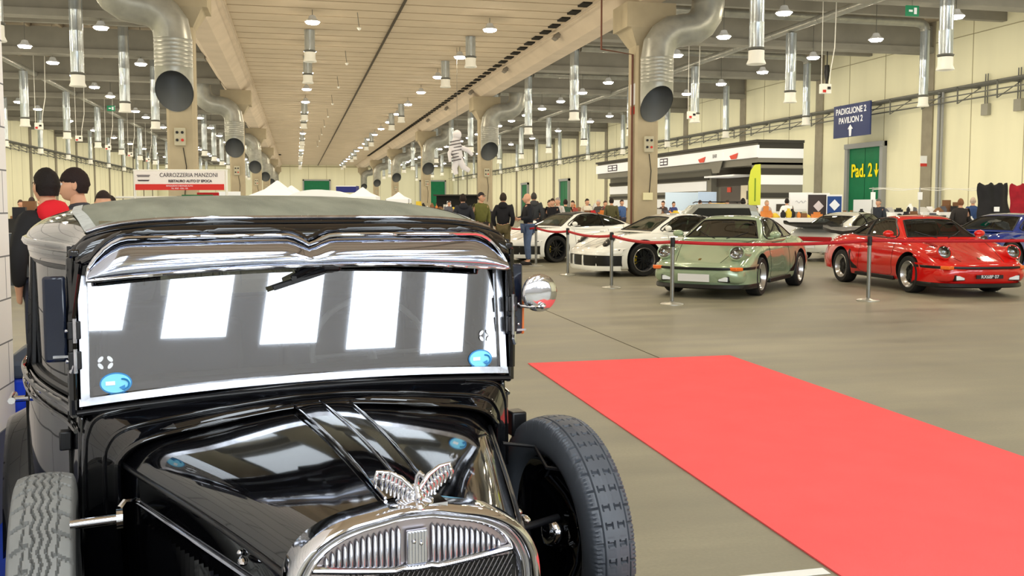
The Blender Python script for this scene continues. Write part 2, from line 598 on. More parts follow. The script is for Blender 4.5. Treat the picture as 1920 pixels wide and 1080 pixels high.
# hanging air tubes
def make_tube(ztop, zbot, r):
    root = bpy.data.objects.new('air_tube', None); COL.objects.link(root)
    L = ztop-zbot
    b = MB()
    n = 20
    prof = []
    z = zbot+.38
    prof.append((r, z))
    while z < ztop-.6:
        prof += [(r, z+.02), (r*1.02, z+.04), (r, z+.06)]; z += .62
    prof.append((r, ztop))
    b.lathe(prof, n)
    b.build('tube', m_galv, root, smooth=25)
    b = MB()
    b.lathe([(r*1.12, zbot+.36), (r*1.22, zbot+.40), (r*1.0, zbot+.42)], n)
    b.build('collar', m_rail, root)
    b = MB()
    b.lathe([(r*1.06, zbot+.34), (r*1.06, zbot+.12), (r*1.28, zbot+.02), (r*1.28, zbot), (r*.9, zbot), (r*.9, zbot+.06), (0.001, zbot+.08)], n)
    b.build('nozzle', m_whitepl, root, smooth=30)
    return root
TUBE_T = {}
ORD = ['first', 'second', 'third', 'fourth', 'fifth', 'sixth', 'seventh', 'eighth', 'ninth', 'tenth', 'eleventh', 'twelfth', 'thirteenth', 'fourteenth', 'fifteenth', 'sixteenth', 'seventeenth', 'eighteenth', 'nineteenth', 'twentieth']
CNT = {}
def ordl(label, group):
    k = CNT.get(group, 0); CNT[group] = k+1
    k0 = k-{'inner': 0}.get(group, 0)
    n = ORD[k0] if k0 < 20 else 'twenty-'+ORD[k0-20]
    return '%s, %s from the front of its row' % (label, n)

def place_tube(kind, x, y, label, group):
    zt, zb, r = kind
    if kind not in TUBE_T:
        o = make_tube(zt, zb, r); TUBE_T[kind] = o; o.location = (x, y, 0)
    else:
        o = dup(TUBE_T[kind], (x, y, 0))
    tag(o, ordl(label, group), 'air tube', group)
    return o
A_ = (8.74, 5.08, .19); B_ = (7.47, 5.08, .18); N_ = (7.835, 6.70, .19); C_ = (7.80, 5.08, .16); BL_ = (7.58, 5.08, .18); CL_ = (8.74, 5.08, .16)
for k in range(15):
    y = 22.0+8*k
    if k != 1:
        place_tube(A_, 11.5, y, 'wide silver tube beside the right columns', 'silver tubes beside the right columns')
    place_tube(B_, 16.9, y-.2, 'silver tube under the long right pipe', 'silver tubes under the right pipe')
    place_tube(C_, 22.3, y-.1, 'slim silver tube near the right wall', 'silver tubes along the right wall')
    place_tube(A_, -6.4, y+.7, 'wide silver tube beside the left columns', 'silver tubes beside the left columns')
    place_tube(BL_, -12.0, y+.6, 'silver tube under the long left pipe', 'silver tubes under the left pipe')
    place_tube(CL_, -17.2, y+.4, 'slim silver tube near the left wall', 'silver tubes along the left wall')
for k in range(5):
    for dy in (0, 6.1):
        y = 35.0+BAY*k+dy
        if y > 140: continue
        place_tube(N_, .56, y, 'short silver tube in the left nave row', 'left row of nave air tubes')
        place_tube(N_, 6.5, y, 'short silver tube in the right nave row', 'right row of nave air tubes')

# long pipes the tubes hang from, and branch pipes with elbows
for x, z, y0, lab in ((16.9, 7.62, 10, 'long round air pipe under the right aisle roof'), (-12.0, 7.72, 10, 'long round air pipe under the left aisle roof')):
    b = MB(); b.cyl((x, y0, z), (x, 148, z), .13, n=14)
    for k in range(46): b.cyl((x, y0+3*k, z), (x, y0+3*k+.06, z), .14, n=14)
    o = tag(b.build('air_pipe', m_duct), lab, 'pipe')
for k in range(0, 15):
    y = 22.0+8*k-.1
    b = MB()
    b.tube([(11.75, y, 8.1), (21.9, y, 8.1), (22.12, y, 8.06), (22.26, y, 7.96), (22.3, y, 7.81)], .17, 14)
    tag(b.build('branch_pipe', m_duct, smooth=60), 'round branch pipe over the right aisle, %s from the front' % ORD[k], 'pipe', 'branch pipes over the right aisle')

# cable trays along the side walls
def tray(x, s, z, lab):
    t = thing('cable_tray', lab, 'cable tray', (x, 0, 0))
    b = MB(); b.cyl((-s*.06, 6, z), (-s*.06, 148, z), .09, n=10)
    b.build('pipe', m_rail, t)
    b = MB()
    b.box2((-s*.25, 6, z-.52), (-s*.20, 148, z-.47)); b.box2((-s*1.0, 6, z-.14), (-s*.95, 148, z-.10)); b.box2((-s*.75, 6, z-.40), (-s*.70, 148, z-.36))
    b.build('rail', m_rail, t, smooth=0)
    for k in range(60):
        y = 12+2.0*k
        b = MB()
        b.box((-s*.5, y, z-.12), (1.0, .05, .05))
        b.box((-s*.98, y, z-.42), (.04, .04, .62))
        b.tube([(-s*.98, y, z-.72), (-s*.02, y, z-.12)], .018, 5)
        b.build('bracket', m_rail, t, smooth=0)
tray(XR, 1, 5.95, 'steel cable tray with triangular brackets along the right wall')
tray(XL, -1, 6.15, 'steel cable tray with triangular brackets along the left wall')

# lamps: high bays
def make_lamp():
    root = bpy.data.objects.new('high_bay_lamp', None); COL.objects.link(root)
    b = MB(); b.lathe([(.05, .22), (.10, .2), (.14, .1), (.25, .02), (.25, 0)], 16)
    b.build('housing', m_lampw, root)
    b = MB(); b.lathe([(.235, -.005), (.19, -.06), (.0001, -.09)], 10)
    b.build('diffuser', m_lamp, root, smooth=60)
    b = MB(); b.cyl((0, 0, .2), (0, 0, 1.62), .012, n=5)
    b.build('rod', m_rail, root)
    return root
L0 = make_lamp(); used = False
def lamp(x, y, z, label, group):
    global used
    if not used:
        o = L0; o.location = (x, y, z); used = True
    else:
        o = dup(L0, (x, y, z))
    tag(o, ordl(label, group), 'ceiling lamp', group)
for k in range(31):
    y = 13.4+3.97*k
    lamp(14.1, y, 7.15, 'round lamp in the inner right aisle row', 'inner lamps of the right aisle')
    if k % 2 == 0 or y < 60:
        lamp(19.4, y-.7, 7.15, 'round lamp in the outer right aisle row', 'outer lamps of the right aisle')
        lamp(-15.0, y, 7.25, 'round lamp in the outer left aisle row', 'outer lamps of the left aisle')
    lamp(-9.5, y, 7.25, 'round lamp in the inner left aisle row', 'inner lamps of the left aisle')
    if k % 2: lamp(-6.1, y-.4, 7.25, 'round lamp beside the left columns', 'lamps beside the left columns')
for k in range(22):
    y = 13.5+5.97*k
    lamp(.6, y, 7.45, 'round lamp in the left nave row', 'left row of nave lamps')
    lamp(6.5, y, 7.45, 'round lamp in the right nave row', 'right row of nave lamps')
# small hanging detectors along the nave centre
d0 = None
for k in range(9):
    y = 31.5+6*k*1.3
    if d0 is None:
        d0 = thing('ceiling_detector', 'small ceiling detector in the nave, first from the front', 'detector', (2.05, y, 7.3), 0, 'nave ceiling detectors')
        MB().tube([(0, 0, .6), (.03, 0, .3), (.06, 0, .06)], .012, 5).build('stem', m_rail, d0)
        MB().lathe([(.02, .06), (.07, .04), (.07, .02), (.04, -.03), (.001, -.05)], 12, c=(.06, 0, 0)).build('head', m_whitepl, d0)
    else:
        dup(d0, (2.05, y, 7.3), label='small ceiling detector in the nave, %s from the front' % ORD[k])
# floodlights on the inner face of the right beam
f0 = None
for k in range(6):
    y = 24.5+8.5*k
    if f0 is None:
        f0 = thing('floodlight', 'grey floodlight on the right nave beam, first from the front', 'floodlight', (9.30, y, 7.62), 0, 'floodlights on the right beam')
        MB().box((0, 0, 0), (.16, .42, .26), RY(.5)).build('body', mat('flood_grey', (120, 112, 98), .5), f0, bevel=.01)
        MB().box((.1, 0, .1), (.05, .05, .3)).build('bracket', m_rail, f0)
    else: dup(f0, (9.30, y, 7.62), label='grey floodlight on the right nave beam, %s from the front' % ORD[k])

# hanging control boxes on double cords
def hang_box(x, y, z, lab, grp):
    t = thing('hanging_socket_box', lab, 'socket box', (x, y, z), 0, grp)
    MB().box((0, 0, 0), (.34, .16, .30)).build('box', m_whitepl, t, bevel=.01)
    MB().box((-.08, -.09, -.08), (.1, .03, .08)).build('socket', mat('socket_red', (190, 40, 30), .5), t)
    MB().box((.08, -.09, .02), (.1, .03, .08)).build('socket', m_black, t)
    MB().tube([(-.14, 0, .15), (-.14, 0, 8.76-z)], .012, 5).build('cord', m_whitepl, t)
    MB().tube([(.14, 0, .15), (.16, 0, .5), (.3, 0, 1.3), (.34, 0, 8.76-z)], .016, 5).build('cord', m_whitepl, t)
hang_box(16.3, 26.6, 5.15, 'nearer white socket box hanging on cords in the right aisle', None)
hang_box(15.5, 35.0, 5.1, 'farther white socket box hanging on cords in the right aisle', None)
hang_box(-11.4, 38.5, 5.25, 'nearest white socket box hanging on cords in the left aisle', None)
for k in range(1, 6):
    hang_box(-11.4, 38.5+8*k, 5.1, 'small white socket box on cords in the left aisle, %s from the front' % ORD[k], 'far socket boxes of the left aisle')
# grey boxes on conduits on the right wall
for y, l in ((29.6, 'left'), (28.0, 'right')):
    t = thing('wall_junction_box', '%s grey junction box on twin conduits on the right wall' % l, 'junction box', (XR-.08, y, 5.0))
    MB().box((0, 0, 0), (.16, .34, .42)).build('box', mat('box_grey2', (150, 146, 128), .6), t, bevel=.01)
    MB().cyl((0, -.06, .2), (0, -.06, 1.3), .02, n=6).build('conduit', m_rail, t)
    MB().cyl((0, .06, .2), (0, .06, 1.3), .02, n=6).build('conduit', m_rail, t)

# white block partition near the viewer's left
b = MB()
m_block = None
def block_mat():
    m = bpy.data.materials.new('white_blockwork'); m.use_nodes = True
    nt = m.node_tree; bb = nt.nodes['Principled BSDF']
    tc = nt.nodes.new('ShaderNodeTexCoord')
    sep = nt.nodes.new('ShaderNodeSeparateXYZ'); cmb = nt.nodes.new('ShaderNodeCombineXYZ')
    ad = nt.nodes.new('ShaderNodeMath'); ad.operation = 'ADD'
    nt.links.new(tc.outputs['Object'], sep.inputs[0]); nt.links.new(sep.outputs[0], ad.inputs[0]); nt.links.new(sep.outputs[1], ad.inputs[1])
    nt.links.new(ad.outputs[0], cmb.inputs[0]); nt.links.new(sep.outputs[2], cmb.inputs[1])
    br = nt.nodes.new('ShaderNodeTexBrick')
    br.inputs['Scale'].default_value = 1; br.inputs['Brick Width'].default_value = .5; br.inputs['Row Height'].default_value = .205
    br.inputs['Mortar Size'].default_value = .004
    br.inputs['Color1'].default_value = srgb((240, 236, 228)); br.inputs['Color2'].default_value = srgb((234, 230, 222)); br.inputs['Mortar'].default_value = srgb((120, 120, 118))
    nt.links.new(cmb.outputs[0], br.inputs['Vector']); nt.links.new(br.outputs['Color'], bb.inputs['Base Color'])
    bb.inputs['Roughness'].default_value = .8
    return m
m_block = block_mat()
b.box2((-1.36, -2.0, .42), (-1.60, 4.93, 4.2))
struct(b.build('wall_partition', m_block, smooth=0))
b = MB(); b.box2((-1.352, -2.0, 0.0), (-1.606, 4.94, .42))
struct(b.build('baseboard_partition', mat('skirting_grey', (84, 88, 96), .6), smooth=0))
tag(MB().box2((-1.35, -1.0, .002), (-.78, 6.0, .008)).build('floor_mat', mat('blue_carpet', (24, 60, 170), .9)), 'blue carpet strip along the foot of the white block wall', 'carpet')

# doors and signs on right wall
def rdoor(n, y0, y1, h, m=m_green):
    b = MB(); b.box2((XR-.02, y0, 0), (XR-.10, y1, h))
    d = struct(b.build('door_%d' % n, m, smooth=0))
    f = MB(); f.box2((XR, y0-.22, 0), (XR-.22, y0, h+.22)); f.box2((XR, y1, 0), (XR-.22, y1+.22, h+.22)); f.box2((XR, y0-.22, h), (XR-.26, y1+.22, h+.22))
    f.build('door_frame', m_frame, d, smooth=0)
    s = MB(); s.box2((XR-.105, (y0+y1)/2-.012, 0), (XR-.11, (y0+y1)/2+.012, h)); s.build('door_seam', mat('seam_green', (12, 70, 44), .7), d)
    return d
d1 = rdoor(1, 35.75, 38.15, 4.05)
RW = Matrix(((0, 0, -1), (-1, 0, 0), (0, 1, 0)))     # text plane facing -X
m_yel = mat('yellow_letters', (240, 220, 20), .6)
text('door_lettering', 'Pad. 2', .82, m_yel, (XR-.13, 37.15, 3.02), RW, d1, .004, sx=.80, bold=.018)
b = MB()
Mx = Matrix.Translation((XR-.13, 36.05, 3.02)) @ RW.to_4x4()
b.prism([(-.05, .30), (.05, .30), (.05, -.02), (.17, .06), (.0, -.30), (-.17, .06), (-.05, -.02)], 0, .01, Mx)
b.build('door_arrow', m_yel, d1, smooth=0)
MB().box2((XR-.11, 35.9, .3), (XR-.14, 37.7, 1.75)).build('door_poster', m_white, d1, smooth=0)
rdoor(2, 83.3, 86.0, 3.8); rdoor(3, 99, 101.5, 3.8)
for i, (x0, x1) in enumerate(((1.2, 5.1), (25.2-1.6-4, 23.5))):
    b = MB(); b.box2((x0, YF-.12, 0), (x1, YF-.05, 5.4))
    d = struct(b.build('door_%d' % (4+i), m_green, smooth=0))
    f = MB(); f.box2((x0-.2, YF-.2, 0), (x0, YF, 5.6)); f.box2((x1, YF-.2, 0), (x1+.2, YF, 5.6)); f.box2((x0-.2, YF-.2, 5.4), (x1+.2, YF, 5.6))
    f.build('door_frame', m_frame, d, smooth=0)

# pavilion sign hanging from the cable tray
t = thing('pavilion_sign', 'dark blue hanging sign with white lettering above the green door', 'sign', (XR-1.10, 36.5, 5.2), 0)
m_navy = mat('sign_navy', (34, 48, 92), .45)
MB().box((0, 0, 0), (.06, 2.75, 1.42)).build('panel', m_navy, t)
m_let = mat('white_letters', (240, 240, 240), .6)
text('lettering', 'PADIGLIONE 2', .37, m_let, (-.04, .05, .42), RW, t, .003, sx=.95, bold=.008)
text('lettering', 'PAVILION 2', .37, m_let, (-.04, .05, .02), RW, t, .003, sx=.95, bold=.008)
b = MB(); Mx = Matrix.Translation((-.04, .05, -.42)) @ RW.to_4x4()
b.prism([(-.07, -.26), (.07, -.26), (.1, .05), (.2, .05), (0, .25), (-.2, .05), (-.1, .05)], 0, .006, Mx)
b.build('arrow', m_let, t, smooth=0)
for y in (-1.1, 1.1): MB().cyl((.08, y, .6), (.12, y, .75), .015, n=5).build('hanger', m_rail, t)
# emergency exit signs
for x, y, z, l in ((17.3, 23.8, 7.05, 'green running man exit sign under the nearest right aisle beam'), (-10, 56, 6.9, 'small green exit sign hanging in the left aisle')):
    t = thing('exit_sign', l, 'sign', (x, y, z))
    MB().box((0, 0, 0), (.42, .04, .30)).build('panel', mat('exit_green', (0, 110, 70), .4, emit=(0, 110, 70), estr=.3), t)
    MB().box((.09, -.025, 0), (.09, .01, .18)).build('pictogram', m_let, t)
    MB().box((-.06, -.025, 0), (.12, .01, .06)).build('pictogram', m_let, t)
    MB().cyl((0, 0, .15), (0, 0, 8.76-z), .01, n=5).build('hanger', m_rail, t)
# speaker under roof
t = tag(MB().cyl((21.2, 34.5, 7.1), (21.2, 34.5, 8.76), .02, n=6).lathe([(.10, .3), (.12, 0), (.06, -.35), (.05, -.6)], 10, c=(21.2, 34.5, 6.9)).build('speaker', m_black), 'small black device hanging beside a wall tube of the right aisle', 'speaker')
# fire notice on pilaster, downpipe
t = tag(MB().box((XR-.40, 32.575, 3.25), (.3, .012, .42)).build('fire_notice', m_white), 'small white and red fire notice on a right wall pilaster', 'sign')
MB().box((0, 0, 0), (.3, .014, .12), None).build('red_band', mat('sign_red', (200, 60, 50), .6), t, loc=(XR-.40, 32.565, 3.1))
b = MB(); b.cyl((XR-.12, 32.1, 0), (XR-.12, 32.1, 5.9), .07, n=10); b.cyl((XR-.12, 31.9, 0), (XR-.12, 31.9, 5.9), .05, n=10)
tag(b.build('downpipe', m_frame), 'grey downpipe beside the right wall pilaster', 'pipe')
# ------------------------------------------------------------------ vintage black saloon (local frame: x to its left side, y rearwards, z up)
TH = radians(23.9)
def cam2w(x, z): return x*cos(PSI)+z*sin(PSI), -x*sin(PSI)+z*cos(PSI)
vx, vy = cam2w(-.565, 2.563)
VC = thing('vintage_car', 'glossy black vintage saloon with chrome radiator and grey fabric roof in the foreground', 'car', (vx, vy, 0), TH-PSI)
m_blk = mat('black_paint', (7, 7, 9), .06, spec=.5, coat=.7)
m_blk2 = mat('black_fitting', (16, 16, 18), .35, spec=.5)
m_chr = mat('chrome', (214, 214, 218), .07, metal=1.0)
m_chrd = mat('dark_polished', (182, 188, 204), .07, metal=1.0)
m_alu = mat('worn_polished_metal', (196, 198, 206), .2, metal=1.0, noise=.25, nscale=30)
m_fab = mat('roof_fabric', (122, 124, 108), .8, noise=.22, nscale=5, streak=(2.5, .6, 1), bump=.4, bscale=240)
m_fabe = mat('roof_fabric_edge', (168, 172, 168), .5, noise=.25, nscale=25)
m_rub = mat('tyre_rubber', (122, 122, 118), .62, spec=.3, noise=.12, nscale=9)
m_rubd = mat('tyre_rubber_worn', (72, 76, 82), .42, spec=.4, noise=.15, nscale=8)
m_int = mat('car_interior', (46, 40, 36), .8)
m_wsg = glass_mat('windscreen_glass', (208, 212, 218), .22, .014, .88)
m_sgl = glass_mat('side_window_glass', (190, 200, 195), .22, .01, .7)

HW_T = [(-.03, .588), (.1, .612), (.3, .668), (.5, .715), (.7, .745), (.9, .76), (1.1, .755), (1.3, .73), (1.45, .69)]
def hw(v): return tab(HW_T, v)
def outline(n=64, off=0.0, tumble=0.0, v0=-.03):
    """plan outline of the cabin from the front right corner round the back to the front left corner"""
    pts = []
    for i in range(n):
        v = lerp(v0, 1.45, i/(n-1)); pts.append((-(hw(v)-tumble+off), v))
    k = 14
    for i in range(1, k):
        a = pi/2*i/k
        pts.append((-(.69-tumble+off)*cos(a)**.55, 1.45+(.30+off)*sin(a)**.8))
    full = pts+[(0, 1.75+off)]+[(-x, y) for x, y in reversed(pts)]
    return full
def strip(b, path, zs):
    """vertical skin: path of (x,y), zs list of (z, inset)"""
    rows = []
    n = len(path)
    for z, ins in zs:
        r = []
        for (x, y) in path:
            L = hypot(x, y-.8) or 1
            r.append((x*(1-ins/max(.3, abs(x)+.2)), .8+(y-.8)*(1-ins/1.0), z))
        rows.append(r)
    return b.grid(rows)
full = outline()
def seg(v0, v1, side, n=10):
    return [(side*hw(lerp(v0, v1, i/(n-1))), lerp(v0, v1, i/(n-1))) for i in range(n)]
ZB = [(.34, .05), (.42, .01), (.6, 0), (.8, 0), (.93, .006), (.955, .008)]
ZP = [(.955, .010), (1.15, .018), (1.312, .026)]
ZH = [(1.312, .024), (1.335, .02), (1.36, .02)]
b = MB()
strip(b, full, ZB)
# pillars each side: windscreen post, between the windows, rear quarter
for s in (1, -1):
    strip(b, seg(.02, .10, s), ZP); strip(b, seg(.74, .86, s), ZP)
    strip(b, seg(1.30, 1.45, s), ZP)
bk = [p for p in full if p[1] >= 1.449]
def back(x0, x1): return [p for p in bk if x0 <= p[0] <= x1]
strip(b, back(-.8, -.30), ZP); strip(b, back(.30, .8), ZP)
strip(b, back(-.34, .34), [(.955, .01), (1.08, .014)])
strip(b, full, ZH)
# inner faces of the posts so that they have depth
for s in (1, -1):
    for v0, v1 in ((.02, .10), (.74, .86), (1.30, 1.45)):
        pts = seg(v0, v1, s)
        b.grid([[(x-s*.05, y, z) for x, y in pts] for z in (.94, 1.34)])
        for (x, y) in (pts[0], pts[-1]):
            b.add([(x, y, .94), (x-s*.05, y, .94), (x-s*.07, y, 1.34), (x-s*.022, y, 1.34)], [(0, 1, 2, 3)])
cab = b.build('cabin', m_blk, VC, smooth=40)
sol = cab.modifiers.new('t', 'SOLIDIFY'); sol.thickness = .012; sol.offset = -1
# belt mouldings and drip rail
b = MB()
b.tube([(x*1.008, y if y < 1.4 else y+.006, .948) for x, y in full], .009, 6)
b.tube([(x*1.008, y if y < 1.4 else y+.006, .905) for x, y in full], .006, 6)
b.build('belt_moulding', m_blk, VC, smooth=60)
b = MB()
b.tube([(x*.985, y, 1.362) for x, y in full], .013, 8)
b.build('drip_rail', m_blk, VC, smooth=60)

# roof shell
def roofH(v): return tab([(-.02, 1.425), (.06, 1.436), (.3, 1.466), (.6, 1.492), (.9, 1.502), (1.2, 1.49), (1.5, 1.455), (1.65, 1.42), (1.75, 1.38)], v)
def roofz(u, v):
    W = hwr(v)
    q = min(1, abs(u)/W)
    n = tab([(0, 5.0), (.25, 4.4), (.6, 3.2), (1.2, 3.0), (1.7, 2.4)], v)
    z = 1.362+(roofH(v)-1.362)*(max(0, 1-q**n))**.5
    return z
def hwr(v):
    if v <= 1.45: return hw(v)*.985
    t = min(1, (v-1.45)/.30)
    return max(.02, .68*(1-t**2.2)**.5)
rows = []
for i in range(46):
    v = lerp(-.02, 1.745, i/45)
    W = hwr(v)
    r = []
    for k in range(61):
        a = pi*k/60
        u = -W*cos(a)
        r.append((u, v, roofz(u, v)))
    rows.append(r)
# front roll of the roof down to the header
fr = []
for t, dz, dv in ((0, -.075, -.035), (.3, -.045, -.042), (.6, -.02, -.038), (.85, -.006, -.028)):
    r = []
    for k in range(61):
        u, v, z = rows[0][k]
        r.append((u, -.02+dv, max(1.325, z+dz)))
    fr.append(r)
b = MB(); b.grid(fr+rows)
b.build('roof', m_blk, VC, smooth=60)
# header panel above the windscreen
b = MB()
b.grid([[(lerp(-.60, .60, k/20), -.05, z) for k in range(21)] for z in (1.30, 1.335)]+[[(lerp(-.60, .60, k/20), -.02, z) for k in range(21)] for z in (1.352, 1.37)])
b.build('header', m_blk, VC, smooth=40)
b = MB()
hd = [(-.60, 1.345)]
b.tube([(lerp(-.575, .575, k/40), -.062-.002, roofz(lerp(-.575, .575, k/40), 0)-.048) for k in range(41)], .006, 6)
b.tube([(lerp(-.585, .585, k/40), -.030, roofz(lerp(-.585, .585, k/40), 0)-.002) for k in range(41)], .007, 6)
b.build('header_bead', m_blk, VC, smooth=60)
# corner caps of the drip rail
for s in (-1, 1):
    MB().box((s*.583, -.035, 1.352), (.028, .05, .022)).build('rail_cap', m_blk, VC, bevel=.006)
# fabric insert
rows = []
for i in range(40):
    v = lerp(.03, 1.5, i/39)
    hwf = lerp(.555, .60, min(1, v/.5))
    rows.append([(u, v, roofz(u, v)+.005) for u in [lerp(-hwf, hwf, k/40) for k in range(41)]])
b = MB(); b.grid(rows); fab = b.build('roof_fabric', m_fab, VC, smooth=60)
for s in (1, -1):
    b = MB()
    b.grid([[(s*(lerp(.555, .60, min(1, v/.5))+d), v, roofz(s*(lerp(.555, .60, min(1, v/.5))+d), v)+.0075) for d in (-.028, -.014, 0.0)] for v in [lerp(.03, 1.5, i/39) for i in range(40)]])
    b.build('fabric_side_strip', m_fabe, fab, smooth=60)
b = MB()
b.tube([(u, .028, roofz(u, .028)+.006) for u in [lerp(-.555, .555, k/40) for k in range(41)]], .007, 6)
b.build('fabric_front_strip', m_alu, fab, smooth=60)

# windscreen: glass, frame, visor
def wsp(u, w, off=0):   # point on the windscreen plane; bottom v -.035 at w .98, top v 0 at 1.32, slightly bowed forward
    bow = .012*(1-(u/.56)**2)
    return (u, -.040+(w-.98)/.34*WS_RAKE-bow-off, w)
WS_RAKE = .040
def wbot(u): return .985+.022*(1-(u/.56)**2)
rows = [[wsp(u, lerp(wbot(u), 1.325, t)) for u in [lerp(-.562, .562, k/24) for k in range(25)]] for t in [j/8 for j in range(9)]]
b = MB(); b.grid(rows)
ws = b.build('windscreen', m_wsg, VC, smooth=60)
for s in (-1, 1):
    b = MB()
    b.grid([[wsp(s*(.562+d), lerp(.975, 1.31, j/6), o) for d, o in ((-.006, .0), (-.004, .012), (.016, .014), (.022, .0))] for j in range(7)])
    b.build('windscreen_frame', m_alu, VC, smooth=60)
b = MB()
b.grid([[wsp(u, wbot(u)+dz, o) for u in [lerp(-.582, .582, k/30) for k in range(31)]] for dz, o in ((.008, .0), (.006, .012), (-.012, .016), (-.02, .004), (-.02, -.01))])
b.build('windscreen_sill', m_alu, VC, smooth=60)
# gasket
b = MB()
b.tube([wsp(u, wbot(u)-.028, .012) for u in [lerp(-.588, .588, k/30) for k in range(31)]], .008, 6)
b.build('gasket', m_blk2, VC, smooth=60)
# visor panel with rounded shoulders and a centre cusp
def vis_top(u):
    a = abs(u)
    if u < .3: a = abs(u+.014*(1-abs(u)/.56))
    z = 1.386+.004*(1-(a/.55)**2)
    if a > .45: z -= .075*((a-.45)/.105)**2.2
    if a < .06: z -= .028*(1-a/.06)**1.5
    return z
def vis_bot(u): return 1.291+.026*(1-(u/.56)**2)
N = 60
us = [lerp(-.553, .553, k/N) for k in range(N+1)]
rows = []
for j, t in enumerate([0, .06, .2, .4, .6, .8, .94, 1.0]):
    bul = .020*sin(pi*min(1, max(0, t)))**.6
    rows.append([(u, -.070-bul-.012*(1-(u/.56)**2)*1.0-.050*(1-t), lerp(vis_bot(u), vis_top(u), t)) for u in us])
b = MB(); b.grid(rows)
b.grid([[(u, -.070-.012*(1-(u/.56)**2)-.050, vis_bot(u)) for u in us], [(u, -.02, vis_bot(u)+.012) for u in us]])
vs_ = b.build('visor', m_chrd, VC, smooth=70)
b = MB()
loop = [(u, -.092-.012*(1-(u/.56)**2), vis_top(u)+.003) for u in us]+[(u, -.122-.012*(1-(u/.56)**2), vis_bot(u)-.003) for u in reversed(us)]
b.tube(loop, .0055, 6, closed=True)
b.build('visor_rim', m_chr, vs_, smooth=60)
b = MB()
us2 = [lerp(-.566, .566, k/N) for k in range(N+1)]
b.tube([(u, -.078, min(vis_top(max(-.553, min(.553, u)))+.016, 1.405)) for u in us2], .009, 6)
b.tube([(-.572, -.078, 1.33), (-.592, -.06, 1.20), (-.594, -.05, .99)], .010, 6); b.tube([(.572, -.078, 1.33), (.592, -.06, 1.20), (.594, -.05, .99)], .010, 6)
b.build('visor_surround', m_blk, VC, smooth=60)
# windscreen posts
for s in (-1, 1):
    b = MB()
    b.add([(s*.586, -.05, .95), (s*.606, -.045, .95), (s*.61, .02, .95), (s*.584, .02, .95),
           (s*.584, -.06, 1.345), (s*.602, -.055, 1.345), (s*.605, .02, 1.345), (s*.584, .02, 1.345)],
          [(0, 1, 5, 4), (1, 2, 6, 5), (2, 3, 7, 6), (3, 0, 4, 7), (4, 5, 6, 7)])
    b.build('windscreen_post', m_blk, VC, smooth=0, bevel=.006)
    # hinges on the post
    for z in (1.165, 1.09) if s < 0 else (1.18, 1.12):
        h = MB().box((s*.588, -.066, z), (.030, .016, .045)).build('post_hinge', m_blk2, VC, bevel=.003)
        q = MB(); q.cyl((s*.587, -.078, z-.03), (s*.587, -.078, z+.03), .005, n=8); q.ball((s*.605, -.076, z), .005, 8, 6)
        q.build('hinge_pin', m_alu, h)
# wiper
b = MB()
b.tube([(.02, -.075, 1.315), (-.05, -.085, 1.285), (-.06, -.08, 1.28)], .007, 6)
b.box((-.055, -.088, 1.2775), (.012, .012, .012))
wip = b.build('wiper', m_blk2, VC, smooth=50)
b = MB()
b.tube([(-.11, -.074, 1.255), (.03, -.078, 1.297)], [.005, .007], 6)
b.box((-.04, -.079, 1.272), (.14, .006, .012), RY(-.29))
b.build('wiper_blade', m_blk2, wip, smooth=50)
b = MB(); b.box((.02, -.03, 1.305), (.12, .06, .03)); b.build('wiper_motor', m_blk2, VC, bevel=.008)

# stickers on the glass
def oval(name, u, w, ru, rw, m, off):
    b = MB()
    b.ngon([wsp(u+ru*cos(2*pi*k/32), w+rw*sin(2*pi*k/32), off) for k in range(32)])
    return b.build(name, m, ws, smooth=0)
m_cy = mat('sticker_cyan', (120, 205, 232), .4); m_cyd = mat('sticker_blue', (30, 120, 180), .4)
for u, w_ in ((-.497, 1.022), (.497, 1.018)):
    oval('sticker_rim', u, w_, .038, .027, m_cyd, .003)
    oval('sticker', u, w_, .0345, .0235, m_cy, .0045)
    b = MB()
    for a0, a1 in ((.2, 2.0),):
        b.tube([wsp(u+.015+.012*cos(a)*1.3, w_-.002+.013*sin(a), .007) for a in [lerp(-1.6, 1.7, i/8) for i in range(9)]], .0022, 5)
        b.ngon([wsp(u+.015-.008, w_-.010, .008), wsp(u+.015+.006, w_-.020, .008), wsp(u+.015+.006, w_-.004, .008)])
    b.build('sticker_arrow', m_cyd, ws, smooth=0)
    b = MB(); b.box2(wsp(u-.024, w_-.004, .006), wsp(u-.002, w_+.006, .007)); b.build('sticker_mark', m_white, ws, smooth=0)
# little white floral transfers
for u, w_ in ((-.52, 1.075), (.515, 1.085)):
    b = MB()
    for a in (-.9, .9, 2.2, -2.2):
        c = wsp(u+.014*sin(a), w_+.014*cos(a), .004)
        b.ngon([(c[0]+.009*cos(t)*cos(a)+.005*sin(t)*sin(a), c[1], c[2]-.009*cos(t)*sin(a)+.005*sin(t)*cos(a)) for t in [2*pi*k/12 for k in range(12)]])
    b.build('glass_transfer', mat('transfer_white', (220, 222, 224), .5), ws, smooth=0)

# side windows, rear window
for s in (-1, 1):
    for v0, v1 in ((.10, .74), (.86, 1.30)):
        b = MB()
        pts = seg(v0, v1, s)
        b.grid([[(x-s*.030, y, z) for x, y in pts] for z in (.95, 1.32)])
        b.build('side_window', m_sgl, VC)
        q = MB()
        lo = [(x-s*.022, y, .968) for x, y in pts]; hi = [(x-s*.034, y, 1.306) for x, y in pts]
        q.tube(lo+hi[::-1], .010, 6, closed=True)
        q.build('window_frame', m_blk2, VC)
b = MB(); b.grid([[(x, 1.735, z) for x in (-.31, .31)] for z in (1.07, 1.31)]); b.build('rear_window', m_sgl, VC)
